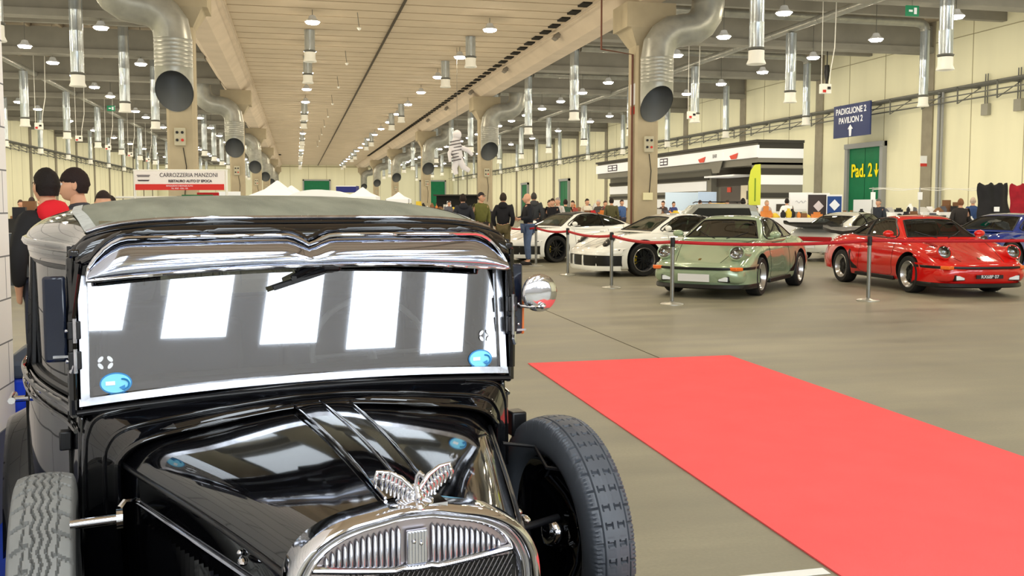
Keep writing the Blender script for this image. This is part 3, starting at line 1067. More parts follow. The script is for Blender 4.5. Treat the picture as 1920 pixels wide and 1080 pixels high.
# door line, handle, hinges
for s in (-1, 1):
    b = MB()
    for v in (.085, .79):
        b.tube([(s*(hw(v)+.002), v, z) for z in (.42, .6, .8, .95)], .0035, 5)
    b.build('door_gap', m_dark, VC)
    b = MB()
    for z in (.60, .86):
        b.box((s*(hw(.085)+.012), .085, z), (.03, .035, .05))
    b.build('door_hinge', m_blk2, VC, bevel=.004)
    b = MB()
    b.cyl((s*(hw(.72)), .72, .86), (s*(hw(.72)+.045), .72, .86), .010, n=10)
    b.tube([(s*(hw(.72)+.045), .80, .86), (s*(hw(.72)+.045), .69, .86)], .011, 8)
    b.build('door_handle', m_chr, VC)

# dark vertical deflector plates beside the posts
for s in (-1, 1):
    b = MB()
    c0 = (-.630 if s < 0 else .604, -.045, 1.192)
    b.box(c0, (.052, .022, .212), RZ(s*.12))
    fl = b.build('side_deflector', mat('dark_blue_plate', (22, 28, 42), .12, spec=.6), VC, bevel=.007)
    q = MB()
    q.box((s*.612, -.058, 1.10), (.05, .006, .006))
    q.tube([(s*.60, -.058, 1.10), (s*.592, -.07, 1.075), (s*.598, -.068, 1.06)], .006, 6)
    q.build('deflector_bracket', m_alu, fl)
MB().box((.634, -.035, 1.135), (.010, .02, .10)).build('side_indicator', mat('amber_plastic', (206, 110, 50), .3), VC, bevel=.003)
# round chrome mirror on the far side
mr = MB(); R_ = RX(pi/2)
mr.lathe([(.001, .016), (.030, .0145), (.050, .011), (.0565, .006), (.057, .0), (.052, -.010), (.001, -.018)], 32, (.666, -.09, 1.212), RX(pi/2)@RX(0))
mo = mr.build('wing_mirror', m_chr, VC, smooth=60)
q = MB(); q.tube([(.60, -.05, 1.175), (.63, -.095, 1.172), (.668, -.112, 1.172)], .0055, 8); q.ball((.668, -.112, 1.174), .010, 10, 8)
q.build('mirror_arm', m_chr, mo)

# ---- cowl and bonnet
HR = [(0, .938), (.06, .938), (.15, .930), (.29, .911), (.40, .894), (.45, .876), (.478, .850), (.486, .822), (.484, .70), (.478, .52), (.47, .40)]
HF = [(0, .912), (.03, .911), (.08, .903), (.13, .893), (.175, .875), (.202, .852), (.222, .825), (.234, .785), (.236, .68), (.232, .52), (.225, .40)]
CW = [(0, .992), (.08, .992), (.20, .988), (.36, .978), (.50, .965), (.556, .950), (.575, .915), (.582, .86), (.585, .72), (.585, .52), (.58, .40)]
def sect(tb, n=44):
    P = smooth_poly([(x, 0, z) for x, z in tb], n)
    P = [(max(0, p.x), p.z) for p in P]
    P[0] = (0, P[0][1])
    return [(-x, z) for x, z in reversed(P)]+P[1:]
SR, SF, SC = sect(HR), sect(HF), sect(CW)
ROLL = .045
def hood_pt(k, t):
    """t 0 at the scuttle end, 1 at the radiator"""
    a, c = SR[k], SF[k]
    x = lerp(a[0], c[0], t); z = lerp(a[1], c[1], t)
    z += .016*sin(pi*t)*max(0, 1-(abs(x)/.5)**2)   # slight crown
    z -= ROLL*x*t*t
    return (x, lerp(-.135, -.945, t), z)
rows = [[hood_pt(k, j/30) for k in range(len(SR))] for j in range(31)]
b = MB(); b.grid(rows)
hood = b.build('bonnet', m_blk, VC, smooth=50)
# hinge panel down the centre and hinge beads
def top_at(x, t):
    pts = [hood_pt(k, t) for k in range(len(SR))]
    for i in range(len(pts)-1):
        if pts[i][0] <= x <= pts[i+1][0] and abs(pts[i][2]) > .7:
            f = (x-pts[i][0])/max(1e-6, pts[i+1][0]-pts[i][0]); return lerp(pts[i][2], pts[i+1][2], f)
    return .9
b = MB()
rows = []
for j in range(25):
    t = j/24*.97
    hwp = lerp(.074, .048, t); y = lerp(-.135, -.945, t)
    rows.append([(x, y, top_at(x, t)+dz) for x, dz in ((-hwp, -.002), (-hwp, .009), (-hwp*.5, .011), (0, .012), (hwp*.5, .011), (hwp, .009), (hwp, -.002))])
b.grid(rows)
b.build('bonnet_hinge_panel', m_blk, hood, smooth=30)
b = MB()
for s in (-1, 0, 1):
    P = []
    for j in range(25):
        t = j/24*.97; x = s*lerp(.074, .048, t)
        P.append((x, lerp(-.135, -.945, t), top_at(x, t)+.0115+(.002 if s == 0 else 0)))
    b.tube(P,   .0042 if s == 0 else .0032, 6)
b.build('hinge_bead', m_chr, hood, smooth=60)
# side crease hinges
for s in (-1, 1):
    b = MB()
    P = []
    kk = min(range(len(SR)), key=lambda k: abs(SR[k][1]-.83)+(10 if SR[k][0]*s < 0 else 0))
    for j in range(25): P.append(tuple(Vector(hood_pt(kk, j/24))+Vector((s*.003, 0, 0))))
    b.tube(P, .006, 6)
    b.build('side_hinge', m_blk2, hood, smooth=60)
# louvres in the bonnet sides
for s in (-1, 1):
    b = MB()
    for i in range(24):
        y = -.30-.024*i; t = (-.135-y)/.81
        x = s*(lerp(.484, .235, t)+.001)
        ang = atan2(.25, .81)
        c = (x, y, .655)
        b.add([(c[0], c[1]-.007, .58), (c[0], c[1]-.007, .73), (c[0]+s*.008, c[1]+.006, .725), (c[0]+s*.008, c[1]+.006, .585), (c[0], c[1]+.008, .58), (c[0], c[1]+.008, .73)],
              [(0, 1, 2, 3), (3, 2, 5, 4), (1, 5, 2), (0, 3, 4)])
    lv = b.build('louvres', m_blk, hood, smooth=0)
for s in (-1, 1):
    b = MB()
    P = [(s*(lerp(.486, .237, (-.135-y)/.81)+.003), y, .765) for y in (-.2, -.4, -.6, -.8, -.9)]
    b.tube(P, .005, 6)
    b.build('bonnet_side_bead', m_chrd, hood, smooth=60)
# bonnet catches
for s in (-1, 1):
    b = MB(); y = -.80; x = s*(lerp(.486, .237, .82)+.012)
    b.ball((x, y, .80), (.01, .02, .008), 8, 6); b.ball((x, y+.03, .805), .007, 8, 6)
    b.build('bonnet_catch', m_chr, hood)

# scuttle between windscreen and bonnet
def scut(k, t, lift=0):
    a, c = SC[k], SR[k]
    e = t*t*(3-2*t)
    x = lerp(a[0], c[0]*1.03, e); z = lerp(a[1], c[1]+.006, lerp(t, e, .5))
    return (x, lerp(-.03, -.16, t)-.0, z+lift)
rows = [[scut(k, j/16) for k in range(len(SC))] for j in range(17)]
b = MB(); b.grid(rows)
b.grid([[(p[0]*1.01, .02, p[2]-.004) for p in rows[0]], rows[0]])
b.build('scuttle', m_blk, VC, smooth=60)
b = MB()
for t, r in ((.22, .006), (.60, .006), (1.0, .0085)):
    P = [scut(k, t, .003) for k in range(8, len(SC)-8)]
    b.tube(P, r, 6)
b.build('scuttle_bead', m_blk, VC, smooth=60)
# scuttle vents: two long shallow raised ovals
for s in (-1, 1):
    P = []
    b = MB()
    rows = []
    for i in range(15):
        u = s*lerp(.10, .40, i/14)
        k = min(range(len(SC)), key=lambda q: abs(scut(q, .8)[0]-u))
        c0 = scut(k, .72); c1 = scut(k, .90)
        f = sin(pi*i/14)**.4
        rows.append([(lerp(c0[0], c1[0], t), lerp(c0[1], c1[1], lerp(.5, t, f)), lerp(c0[2], c1[2], lerp(.5, t, f))+.010*f*sin(pi*t)+.001) for t in (0, .15, .35, .5, .65, .85, 1)])
    b.grid(rows)
    b.build('scuttle_vent', m_blk, VC, smooth=60)

# ---- radiator
RO = [(0, .922), (.035, .921), (.08, .913), (.135, .902), (.18, .884), (.212, .860), (.234, .828), (.246, .785), (.249, .68), (.245, .54), (.232, .42), (.20, .37), (.10, .345), (0, .34)]
def ring_sect(sc, dz, n=60):
    P = smooth_poly([(x*sc[0], 0, .64+(z-.64)*sc[1]+dz) for x, z in RO], n)
    H = [(max(0, p.x), p.z) for p in P]
    H[0] = (0, H[0][1]); H[-1] = (0, H[-1][1])
    return H+[(-x, z) for x, z in reversed(H[1:-1])]
RY0 = -.945
def rrow(scx, scz, y):
    return [(x, y-.0, z-ROLL*x*min(1, max(0, (z-.55)/.25))) for x, z in ring_sect((scx, scz), 0)]
b = MB()
rows = [rrow(1.0, 1.0, RY0+.03), rrow(1.0, 1.0, RY0-.012), rrow(.995, .996, RY0-.028), rrow(.978, .985, RY0-.040), rrow(.955, .968, RY0-.043), rrow(.93, .95, RY0-.040), rrow(.905, .932, RY0-.028),
        rrow(.895, .926, RY0-.020), rrow(.885, .92, RY0-.024), rrow(.865, .905, RY0-.026), rrow(.845, .892, RY0-.020), rrow(.835, .885, RY0+.0)]
b.grid(rows, cu=True)
rad = b.build('radiator_shell', m_chr, VC, smooth=50)
b = MB(); b.ngon(rrow(.84, .888, RY0-.002)); b.build('grille_back', mat('grille_plate', (178, 170, 172), .3, metal=.9), rad, smooth=0)
# inner opening half width at a height
IN = rrow(.845, .892, 0)
def in_top(x):
    best = 0
    for i in range(len(IN)):
        a, c = IN[i], IN[(i+1) % len(IN)]
        if (a[0]-x)*(c[0]-x) <= 0 and a[0] != c[0]:
            z = lerp(a[2], c[2], (x-a[0])/(c[0]-a[0])); best = max(best, z)
    return best
def bar_z(x):   # dividing bar, sweeps up to the sides
    return .795+.022*(abs(x)/.2)**1.3-ROLL*x*.9+.004*(abs(x) < .03)
for i in range(-17, 18):
    x = i*.0112
    if abs(x) < .026 or abs(x) > .196: continue
    zt = in_top(x)-.018
    zb = bar_z(x)+.004
    if zt < zb+.006: continue
    b = MB()
    r_ = .0042
    b.tube([(x, RY0-.008, zb), (x, RY0-.008, zt-.002), (x, RY0-.004, zt+.003)], [r_, r_, .002], 8)
    b.build('grille_bar', m_alu, rad, smooth=60)
b = MB(); b.box((.0, RY0-.012, .838), (.040, .010, .064))
bd = b.build('grille_badge', m_alu, rad, bevel=.002)
b = MB()
for x in (-.015, -.009, -.003, .003, .009, .015): b.box((x, RY0-.0185, .838), (.0028, .004, .058))
b.ball((-.008, RY0-.021, .850), .0035, 8, 6); b.ball((.006, RY0-.021, .845), .0035, 8, 6)
b.build('badge_ribs', m_chr, bd, smooth=0)
b = MB()
xs = [lerp(-.207, .207, k/30) for k in range(31)]
b.grid([[(x, RY0+o, bar_z(x)+dz) for x in xs] for dz, o in ((.006, 0), (.005, -.014), (-.002, -.018), (-.008, -.014), (-.009, 0))])
b.build('grille_divider', m_chr, rad, smooth=60)
# dark mesh below the divider
b = MB()
for d in (1, -1):
    for i in range(-40, 41):
        x0 = i*.010
        P = []
        z0, z1 = .42, .80
        for t in (0, 1):
            P.append((x0+d*(t-.5)*(z1-z0)*.6, z0+(z1-z0)*t))
        # clip
        pts = []
        for j in range(40):
            t = j/39; x = lerp(P[0][0], P[1][0], t); z = lerp(P[0][1], P[1][1], t)
            if abs(x) < .200 and z < bar_z(x)-.008: pts.append((x, RY0-.006-.002*d, z))
        if len(pts) > 2: b.tube([pts[0], pts[-1]], .0013, 4, caps=False)
b.build('grille_mesh', mat('mesh_steel', (120, 120, 124), .35, metal=1), rad, smooth=0)
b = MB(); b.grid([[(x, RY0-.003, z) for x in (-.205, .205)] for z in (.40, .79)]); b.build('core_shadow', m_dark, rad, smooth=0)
# filler cap and winged mascot
b = MB()
b.lathe([(.034, .0), (.036, .008), (.030, .012), (.022, .014), (.020, .022), (.017, .03), (.010, .036), (.001, .038)], 24, (0, RY0-.0, .915))
b.box((0, RY0, .913), (.11, .06, .016))
cap = b.build('filler_cap', m_chr, rad, smooth=50)
b = MB()
b.ball((0, RY0-.030, .928), (.013, .013, .012), 14, 10)
b.ball((0, RY0-.022, .945), (.009, .010, .013), 12, 8)
b.tube([(0, RY0-.020, .950), (-.002, RY0-.018, .965), (0, RY0-.016, .982), (.005, RY0-.022, .990), (.011, RY0-.030, .987)], [.008, .0065, .005, .006, .003], 8)
mas = b.build('winged_mascot', m_chr, rad, smooth=60)
MAS = mas
for s in (-1, 1):
    b = MB()
    # leading edge and rows of feathers
    lead = [(s*.006, RY0-.012, .957), (s*.030, RY0-.005, .980), (s*.055, RY0+.000, .992), (s*.082, RY0+.004, .995)]
    b.tube(lead, [.005, .005, .0042, .003], 8)
    for i in range(9):
        f = i/8
        p0 = Vector(lerp(lead[0][0], lead[3][0], f*.9), ) if False else None
        q = smooth_poly(lead, 20)[int(f*17)+1]
        L = lerp(.030, .042, sin(pi*f))
        tip = q+Vector((s*.004, .002, -L))
        b.tube([q, (q+tip)/2+Vector((s*.004, -.004, 0)), tip], [.0034, .0046, .0022], 6)
        b.ball((q+tip)/2+Vector((s*.001, -.004, .004)), .0046, 8, 6)
    b.tube([(s*.004, RY0-.016, .945), (s*.030, RY0-.01, .930), (s*.045, RY0-.008, .922)], [.003, .003, .002], 6)
    b.build('mascot_wing', m_chr, mas, smooth=60)

MAS.matrix_local = Matrix.Translation((0, 0, -.012)) @ Matrix.Translation((0, RY0, .93)) @ Matrix.Diagonal((.88, 1, 1, 1)) @ Matrix.Translation((0, -RY0, -.93))
# ---- tyres
def tyre_mesh(R, W, tread, NA=540):
    """axis along local x. tread(a, s) -> depth, s in -1..1 across the crown"""
    prof = []
    n = 44
    for i in range(n+1):
        s = -1+2*i/n
        x = s*W*.44
        r = R-.010*abs(s)**2.4
        prof.append((x, r, s))
    side = [(W*.475, R-.022, None), (W*.5, R-.045, None), (W*.5, R-.07, None), (W*.47, R-.09, None), (W*.40, R-.108, None), (W*.30, R-.112, None)]
    full_ = [(-x, r, None) for x, r, _ in reversed(side)]+prof+side
    rows = []
    for k in range(NA):
        a = 2*pi*k/NA
        row = []
        for x, r, s in full_:
            rr = r-(tread(a, s) if s is not None else 0)
            row.append((x, rr*cos(a), rr*sin(a)))
        rows.append(row)
    b = MB(); b.grid(rows, cv=True)
    return b
def tread_zig(a, s):
    P = 2*pi/36
    ph = (a/P) % 1
    tri = abs(ph-.5)*2
    z = (tri-.5)*.14
    for c in (-.26, 0.0, .26):
        if abs(s-c-z) < .035: return .009
    if abs(s) > .40:
        ph2 = (a/(P)+.25+(.5 if s > 0 else 0)) % 1
        d = abs(ph2-.5-(abs(s)-.6)*.5)
        if d < .07: return .009
        if abs(abs(s)-.58-z*.6) < .03: return .008
    return 0
def tread_block(a, s):
    P = 2*pi/44
    ph = (a/P) % 1
    if .12 < abs(s) < .44 or abs(s) > .62:
        if abs(ph-.5) < .05: return .008
    if abs(s) > .80 and (a/(P/4)) % 1 < .3: return .005
    if .14 < abs(s) < .5 and (a/(P/6)) % 1 < .25 and abs(ph-.5) > .2: return .0012
    if abs(abs(s)-.14) < .02 and abs(ph-.5) < .16: return .008
    if abs(abs(s)-.44) < .02 and abs(ph-.5) < .16: return .008
    if abs(abs(s)-.62) < .025: return .005
    return 0
def spare(name, lab, c, tread, m, toe, W=.125, R=.335):
    t = bpy.data.objects.new(name, None); COL.objects.link(t); t.parent = VC
    t.location = c; t.rotation_euler = (0, 0, toe); t['label'] = lab
    tyre_mesh(R, W, tread).build('tyre', m, t, smooth=50, clean=False)
    s = -1 if c[0] > 0 else 1     # side that faces the bonnet
    Rm = Matrix(((0, 0, 1), (0, 1, 0), (-1, 0, 0)))
    b = MB()
    b.lathe([(R-.106, -.045), (R-.100, -.045), (R-.112, -.02), (R-.135, 0), (R-.112, .02), (R-.100, .045), (R-.106, .045)], 48, R=Rm, caps=False)
    b.build('wheel_rim', m_chrd if s > 0 else m_blk, t, smooth=50)
    b = MB()
    b.lathe([(R-.13, -s*.0), (.16, s*.012), (.10, -s*.03), (.055, -s*.035), (.05, -s*.05), (.001, -s*.055)], 40, R=Rm, caps=False)
    b.build('wheel_disc', m_blk, t, smooth=50)
    q = MB(); q.lathe([(.001, s*.06), (.03, s*.055), (.045, s*.03), (.05, s*.0)], 24, R=Rm, caps=False)
    q.build('hub_cap', m_chr, t, smooth=60)
    return t
SPR = spare('spare_wheel', 'spare wheel with dark worn tyre', (.683, -.205, .524), tread_block, m_rubd, .0, W=.13)
SPL = spare('spare_wheel', 'spare wheel with grey zigzag tread', (-.660, -.165, .498), tread_zig, m_rub, .0, W=.135)
# mounting rods
b = MB()
b.cyl((-.50, -.40, .785), (-.60, -.40, .785), .011, n=12); b.cyl((-.495, -.40, .785), (-.508, -.40, .785), .022, n=14)
b.tube([(-.50, -.37, .80), (-.49, -.36, .81), (-.46, -.33, .80)], .006, 6)
b.build('spare_clamp_rod', m_chr, VC)
b = MB()
b.cyl((.44, -.40, .62), (.60, -.35, .62), .010, n=12)
b.build('spare_clamp_rod', m_blk2, VC)
b = MB(); b.tube([(.50, -.2, .80), (.60, -.2, .78), (.60, -.28, .74), (.66, -.30, .73)], .006, 6)
b.build('spare_clamp_bracket', m_blk2, VC)

# ---- wings, running boards, road wheels, chassis
def wing(s):
    b = MB()
    rows = []
    path = [(-1.42, .30), (-1.38, .52), (-1.22, .66), (-1.02, .69), (-.82, .64), (-.62, .52), (-.44, .40), (-.25, .33), (.05, .31), (.8, .31), (1.0, .33)]
    P = smooth_poly([(0, y, z) for y, z in path], 40)
    for i, p in enumerate(P):
        xi = .40 if p.y < -.7 else tab([(-.7, .40), (-.3, .52), (.1, .62)], p.y)
        xo = .74 if p.y < .2 else .76
        rows.append([(s*lerp(xi, xo, t), p.y, p.z-.06*t*t-(0.03 if t == 1 else 0)) for t in (0, .2, .4, .6, .8, .93, 1)])
    b.grid(rows)
    o = b.build('front_wing', m_blk, VC, smooth=60)
    o.modifiers.new('t', 'SOLIDIFY').thickness = .012
for s in (-1, 1):
    wing(s)
    b = MB()
    P = smooth_poly([(0, y, z) for y, z in [(.98, .33), (1.05, .55), (1.2, .70), (1.38, .74), (1.58, .68), (1.74, .52), (1.80, .34)]], 24)
    b.grid([[(s*lerp(.62, .86, t), p.y, p.z-.07*t*t) for t in (0, .25, .5, .75, .92, 1)] for p in P])
    o = b.build('rear_wing', m_blk, VC, smooth=60); o.modifiers.new('t', 'SOLIDIFY').thickness = .012
    for y, xw in ((-1.02, .60), (1.38, .70)):
        t = bpy.data.objects.new('road_wheel', None); COL.objects.link(t); t.parent = VC; t.location = (s*xw, y, .325)
        tyre_mesh(.325, .12, lambda a, s_: 0, 60).build('tyre', m_rub, t, clean=False)
        Rm = Matrix(((0, 0, 1), (0, 1, 0), (-1, 0, 0)))
        q = MB(); q.lathe([(.225, s*.03), (.19, s*.02), (.12, s*.045), (.05, s*.05), (.001, s*.055)], 32, R=Rm, caps=False); q.build('wheel_disc', m_blk, t)
b = MB(); b.box((0, .3, .33), (.86, 2.9, .08)); b.box((0, -.1, .40), (.80, .5, .1)); b.box((0, -.55, .5), (.40, .75, .35)); b.cyl((-.6, -1.02, .325), (.6, -1.02, .325), .03, n=8); b.cyl((-.68, 1.38, .325), (.68, 1.38, .325), .03, n=8)
b.build('chassis', m_dark, VC, smooth=0)
b = MB(); b.tube([(-.70, -1.42, .36), (-.4, -1.46, .36), (.4, -1.46, .36), (.70, -1.42, .36)], .025, 8); b.build('front_bumper', m_chr, VC)
# black side box on the far door hinge and red reflector line
MB().box((.640, .02, .80), (.05, .06, .075)).build('side_bracket', m_blk2, VC, bevel=.006)

# ---- interior
b = MB()
b.box((0, .9, .36), (1.3, 1.5, .04))
for x in (-.30, .30):
    b.box((x, .62, .58), (.46, .46, .16)); b.box((x, .86, .86), (.46, .12, .42))
b.box((0, 1.35, .58), (1.1, .46, .18)); b.box((0, 1.60, .86), (1.1, .12, .42))
b.build('seats', m_int, VC, bevel=.03)
b = MB(); b.box((0, .06, .95), (1.12, .10, .13)); b.build('dashboard', mat('dash_metal', (70, 62, 54), .5), VC, bevel=.01)
b = MB()
b.tube([(.26+.19*cos(a), .30+.10*sin(a)*.6, 1.0+.17*sin(a)) for a in [2*pi*k/40 for k in range(40)]], .010, 8, closed=True)
b.tube([(.26, .30, 1.0), (.26, .12, .80)], .015, 8)
b.tube([(.08, .30, 1.0), (.44, .30, 1.0)], .007, 6)
b.build('steering_wheel', mat('cream_rim', (150, 146, 136), .4), VC, smooth=60)
b = MB(); b.box((0, .85, 1.425), (1.05, 1.5, .01)); b.build('headlining', mat('headlining', (110, 100, 76), .9), VC)
# ------------------------------------------------------------------ floor carpet
b = MB(); b.box2((2.08, -1.0, 0.001), (4.12, 8.32, .008))
m_red = mat('red_carpet', (232, 96, 94), .95, spec=.1, noise=.04, nscale=3, bump=.3, bscale=300)
tag(b.build('red_carpet', m_red, smooth=0), 'wide coral red carpet runner lying on the concrete floor', 'carpet')
b = MB(); b.box2((.66, 3.24, .0012), (2.06, 3.30, .0022))
tag(b.build('floor_tape', mat('floor_tape_white', (220, 220, 212), .6, noise=.1)), 'short white tape line on the floor beside the red carpet', 'tape')

# ------------------------------------------------------------------ sports cars (local frame: x forward, y to its left, z up; origin under mid wheelbase)
def paint(name, col, rough=.12, metal=0.0):
    return mat(name, col, rough, metal=metal, spec=.6, coat=1.0)
m_tyre = mat('car_tyre', (24, 24, 25), .6)
m_well = mat('wheel_well', (6, 6, 6), .9)
m_cglass = glass_mat('car_glass', (176, 196, 178), .08, .02, .8)
m_lens = glass_mat('lamp_lens', (235, 240, 240), .12, .02, .9)
m_trim = mat('black_trim', (18, 18, 19), .4)
m_seat = mat('seat_black', (22, 20, 19), .7)
m_sil = mat('silver_alloy', (205, 205, 205), .25, metal=.9)
m_darkalloy = mat('dark_alloy', (40, 42, 44), .3, metal=.6)
m_yelc = mat('caliper_yellow', (206, 176, 40), .4)
m_amber = mat('amber_lens', (226, 106, 34), .25)
m_redl = mat('red_lens', (150, 14, 20), .2)
SPEC = {
 'classic': dict(WB=2.27, R=.315, tr=.73, tw=.23, h=0,
   W=[(-2.16, .55), (-2.08, .72), (-1.9, .80), (-1.6, .865), (-1.135, .888), (-.75, .86), (-.4, .815), (0, .805), (.5, .808), (.85, .822), (1.135, .832), (1.45, .815), (1.75, .77), (1.95, .73), (2.06, .66), (2.12, .52)],
   ZC=[(-2.16, .50), (-2.1, .60), (-1.9, .74), (-1.6, .83), (-1.2, .90), (-.8, .93), (0, .915), (.6, .905), (.9, .885), (1.2, .80), (1.6, .68), (1.9, .585), (2.06, .52), (2.12, .44)],
   ZF=[(-2.16, .50), (-2.1, .60), (-1.9, .76), (-1.6, .87), (-1.2, .925), (-.8, .935), (0, .905), (.6, .90), (.9, .895), (1.2, .862), (1.45, .80), (1.65, .72), (1.80, .64), (1.95, .57), (2.06, .52), (2.12, .44)],
   ZB=[(-2.16, .42), (-2.0, .30), (-1.5, .20), (-.8, .18), (.8, .18), (1.5, .20), (1.9, .22), (2.05, .26), (2.12, .36)],
   RZ=[(-1.75, .80), (-1.5, .90), (-1.2, 1.02), (-.8, 1.17), (-.4, 1.265), (-.1, 1.30), (.15, 1.295), (.30, 1.255), (.45, 1.17), (.65, 1.03), (.86, .895)],
   RW=[(-1.75, .40), (-1.5, .50), (-1.2, .535), (-.8, .55), (-.2, .545), (.2, .53), (.35, .54), (.6, .60), (.86, .66)],
   BW=[(-1.75, .62), (-1.3, .70), (-.8, .735), (0, .745), (.5, .735), (.86, .70)],
   side=[[(.62, .93), (.30, .93)], ]),
 'modern': dict(WB=2.45, R=.35, tr=.79, tw=.27, h=0,
   W=[(-2.24, .60), (-2.12, .80), (-1.9, .89), (-1.6, .925), (-1.225, .94), (-.8, .915), (-.4, .88), (0, .87), (.5, .875), (.9, .90), (1.225, .915), (1.55, .90), (1.85, .85), (2.06, .76), (2.2, .62), (2.28, .42)],
   ZC=[(-2.24, .60), (-2.15, .74), (-1.9, .84), (-1.5, .90), (-1.2, .94), (-.8, .95), (0, .93), (.7, .92), (1.0, .88), (1.3, .80), (1.7, .71), (2.0, .62), (2.2, .53), (2.28, .45)],
   ZF=[(-2.24, .60), (-2.15, .76), (-1.9, .88), (-1.5, .94), (-1.2, .965), (-.8, .96), (0, .925), (.7, .91), (1.0, .90), (1.3, .89), (1.6, .85), (1.85, .76), (2.05, .66), (2.2, .55), (2.28, .45)],
   ZB=[(-2.24, .40), (-2.1, .24), (-1.5, .15), (-.8, .13), (.8, .13), (1.6, .14), (2.0, .13), (2.2, .16), (2.28, .30)],
   RZ=[(-1.95, .84), (-1.6, .95), (-1.2, 1.08), (-.8, 1.20), (-.4, 1.28), (-.1, 1.305), (.15, 1.30), (.35, 1.26), (.55, 1.17), (.8, 1.03), (1.02, .90)],
   RW=[(-1.95, .42), (-1.5, .50), (-1.2, .54), (-.8, .56), (-.2, .56), (.2, .545), (.4, .56), (.7, .64), (1.02, .72)],
   BW=[(-1.95, .66), (-1.3, .76), (-.8, .80), (0, .81), (.6, .80), (1.02, .76)],
   side=[]),
}
def build_shell(S, paintm):
    x0, x1 = S['W'][0][0], S['W'][-1][0]
    N = 90
    rows = []
    for i in range(N+1):
        x = lerp(x0, x1, i/N)
        W = tab(S['W'], x); zc = tab(S['ZC'], x); zf = tab(S['ZF'], x); zb = tab(S['ZB'], x)
        zm = lerp(zb, zf, .45)
        half = [(0, zb), (.55*W, zb), (.86*W, zb+.005), (.96*W, zb+.04), (W*1.0, lerp(zb, zf, .30)), (W*1.0, zm), (W*.985, lerp(zb, zf, .62)), (W*.955, lerp(zb, zf, .80)), (W*.90, lerp(zb, zf, .935)),
                (W*.82, zf), (W*.72, zf+.004), (W*.60, lerp(zc, zf, .62)), (W*.46, lerp(zc, zf, .18)), (W*.3, zc), (W*.15, zc+.004), (0, zc+.006)]
        P = smooth_poly([(0, y, z) for y, z in half], 40)
        H = [(max(0, p.y), p.z) for p in P]; H[0] = (0, H[0][1]); H[-1] = (0, H[-1][1])
        rows.append([(x, y, z) for y, z in H]+[(x, -y, z) for y, z in reversed(H[1:-1])])
    b = MB(); b.grid(rows, cu=True)
    b.ngon(rows[0]); b.ngon(rows[-1])
    me_o = b.build('tmp_shell', [paintm, m_well], smooth=0)
    # wheel arches
    for wx in (S['WB']/2, -S['WB']/2):
        for s in (-1, 1):
            c = MB(); R = S['R']*1.16
            Rm = RX(pi/2)
            W = tab(S['W'], wx)
            c.lathe([(R, -.5), (R, -.18)] if False else [(R, -.25), (R, .25)], 40, (wx, s*(W-.02), S['R']+.015), Rm)
            co = c.build('tmp_cut', [paintm, m_well], smooth=0)
            for p in co.data.polygons: p.material_index = 1
            md = me_o.modifiers.new('b', 'BOOLEAN'); md.object = co; md.operation = 'DIFFERENCE'; md.solver = 'EXACT'
            md.use_self = False
    bpy.context.view_layer.update()
    dg = bpy.context.evaluated_depsgraph_get()
    me = bpy.data.meshes.new_from_object(me_o.evaluated_get(dg))
    for m in list(me_o.modifiers):
        ob = m.object; me_o.modifiers.remove(m); bpy.data.objects.remove(ob)
    bpy.data.objects.remove(me_o)
    me.shade_smooth(); me.set_sharp_from_angle(angle=radians(38))
    me.name = 'body'
    return me
def gh_pt(S, x, k, n=17):
    """greenhouse cross-section at x; k 0..2n"""
    zr = tab(S['RZ'], x); wr = tab(S['RW'], x); bw = tab(S['BW'], x); zb = min(zr-.005, .89 if x > -1.3 else .89)
    bz = min(.90, zr-.02)
    half = [(bw, bz-.06), (bw*.995, bz), (lerp(bw, wr, .45), lerp(bz, zr, .45)), (lerp(bw, wr, .85), lerp(bz, zr, .76)), (wr*.92, lerp(bz, zr, .90)), (wr*.74, lerp(bz, zr, .965)), (wr*.4, lerp(bz, zr, .993)), (0, zr+.003)]
    return half
def build_green(S, x0=None, x1=None):
    x0 = S['RZ'][0][0] if x0 is None else x0; x1 = S['RZ'][-1][0] if x1 is None else x1
    rows = []
    N = 60
    for i in range(N+1):
        x = lerp(x0, x1, i/N)
        P = smooth_poly([(0, y, z) for y, z in gh_pt(S, x, 0)], 20)
        H = [(p.y, p.z) for p in P]
        # windscreen and rear glass bow: pull the centre forward / rearward
        rows.append([(x, y, z) for y, z in H]+[(x, -y, z) for y, z in reversed(H[:-1])])
    return rows
def in_poly(p, poly):
    x, y = p; c = False; n = len(poly)
    for i in range(n):
        (x0, y0), (x1, y1) = poly[i], poly[(i+1) % n]
        if (y0 > y) != (y1 > y) and x < (x1-x0)*(y-y0)/(y1-y0)+x0: c = not c
    return c
def patch(bvh, lo, hi, nrow, ncol, fn, d, off):
    """project a grid spanned between two polylines lo/hi (2D) along direction d onto the mesh; fn maps 2D to a 3D ray start"""
    L = smooth_poly([(a, c, 0) for a, c in lo], ncol); Hh = smooth_poly([(a, c, 0) for a, c in hi], ncol)
    rows = []
    for i in range(nrow):
        t = i/(nrow-1); r = []
        for k in range(ncol):
            p = L[k].lerp(Hh[k], t)
            o = Vector(fn(p.x, p.y))
            loc, nrm, idx, dist = bvh.ray_cast(o, Vector(d))
            if loc is None:
                loc, nrm, idx, dist = bvh.find_nearest(o)
            if nrm.dot(Vector(d)) > 0: nrm = -nrm
            r.append(loc+nrm*off)
        rows.append(r)
    return rows
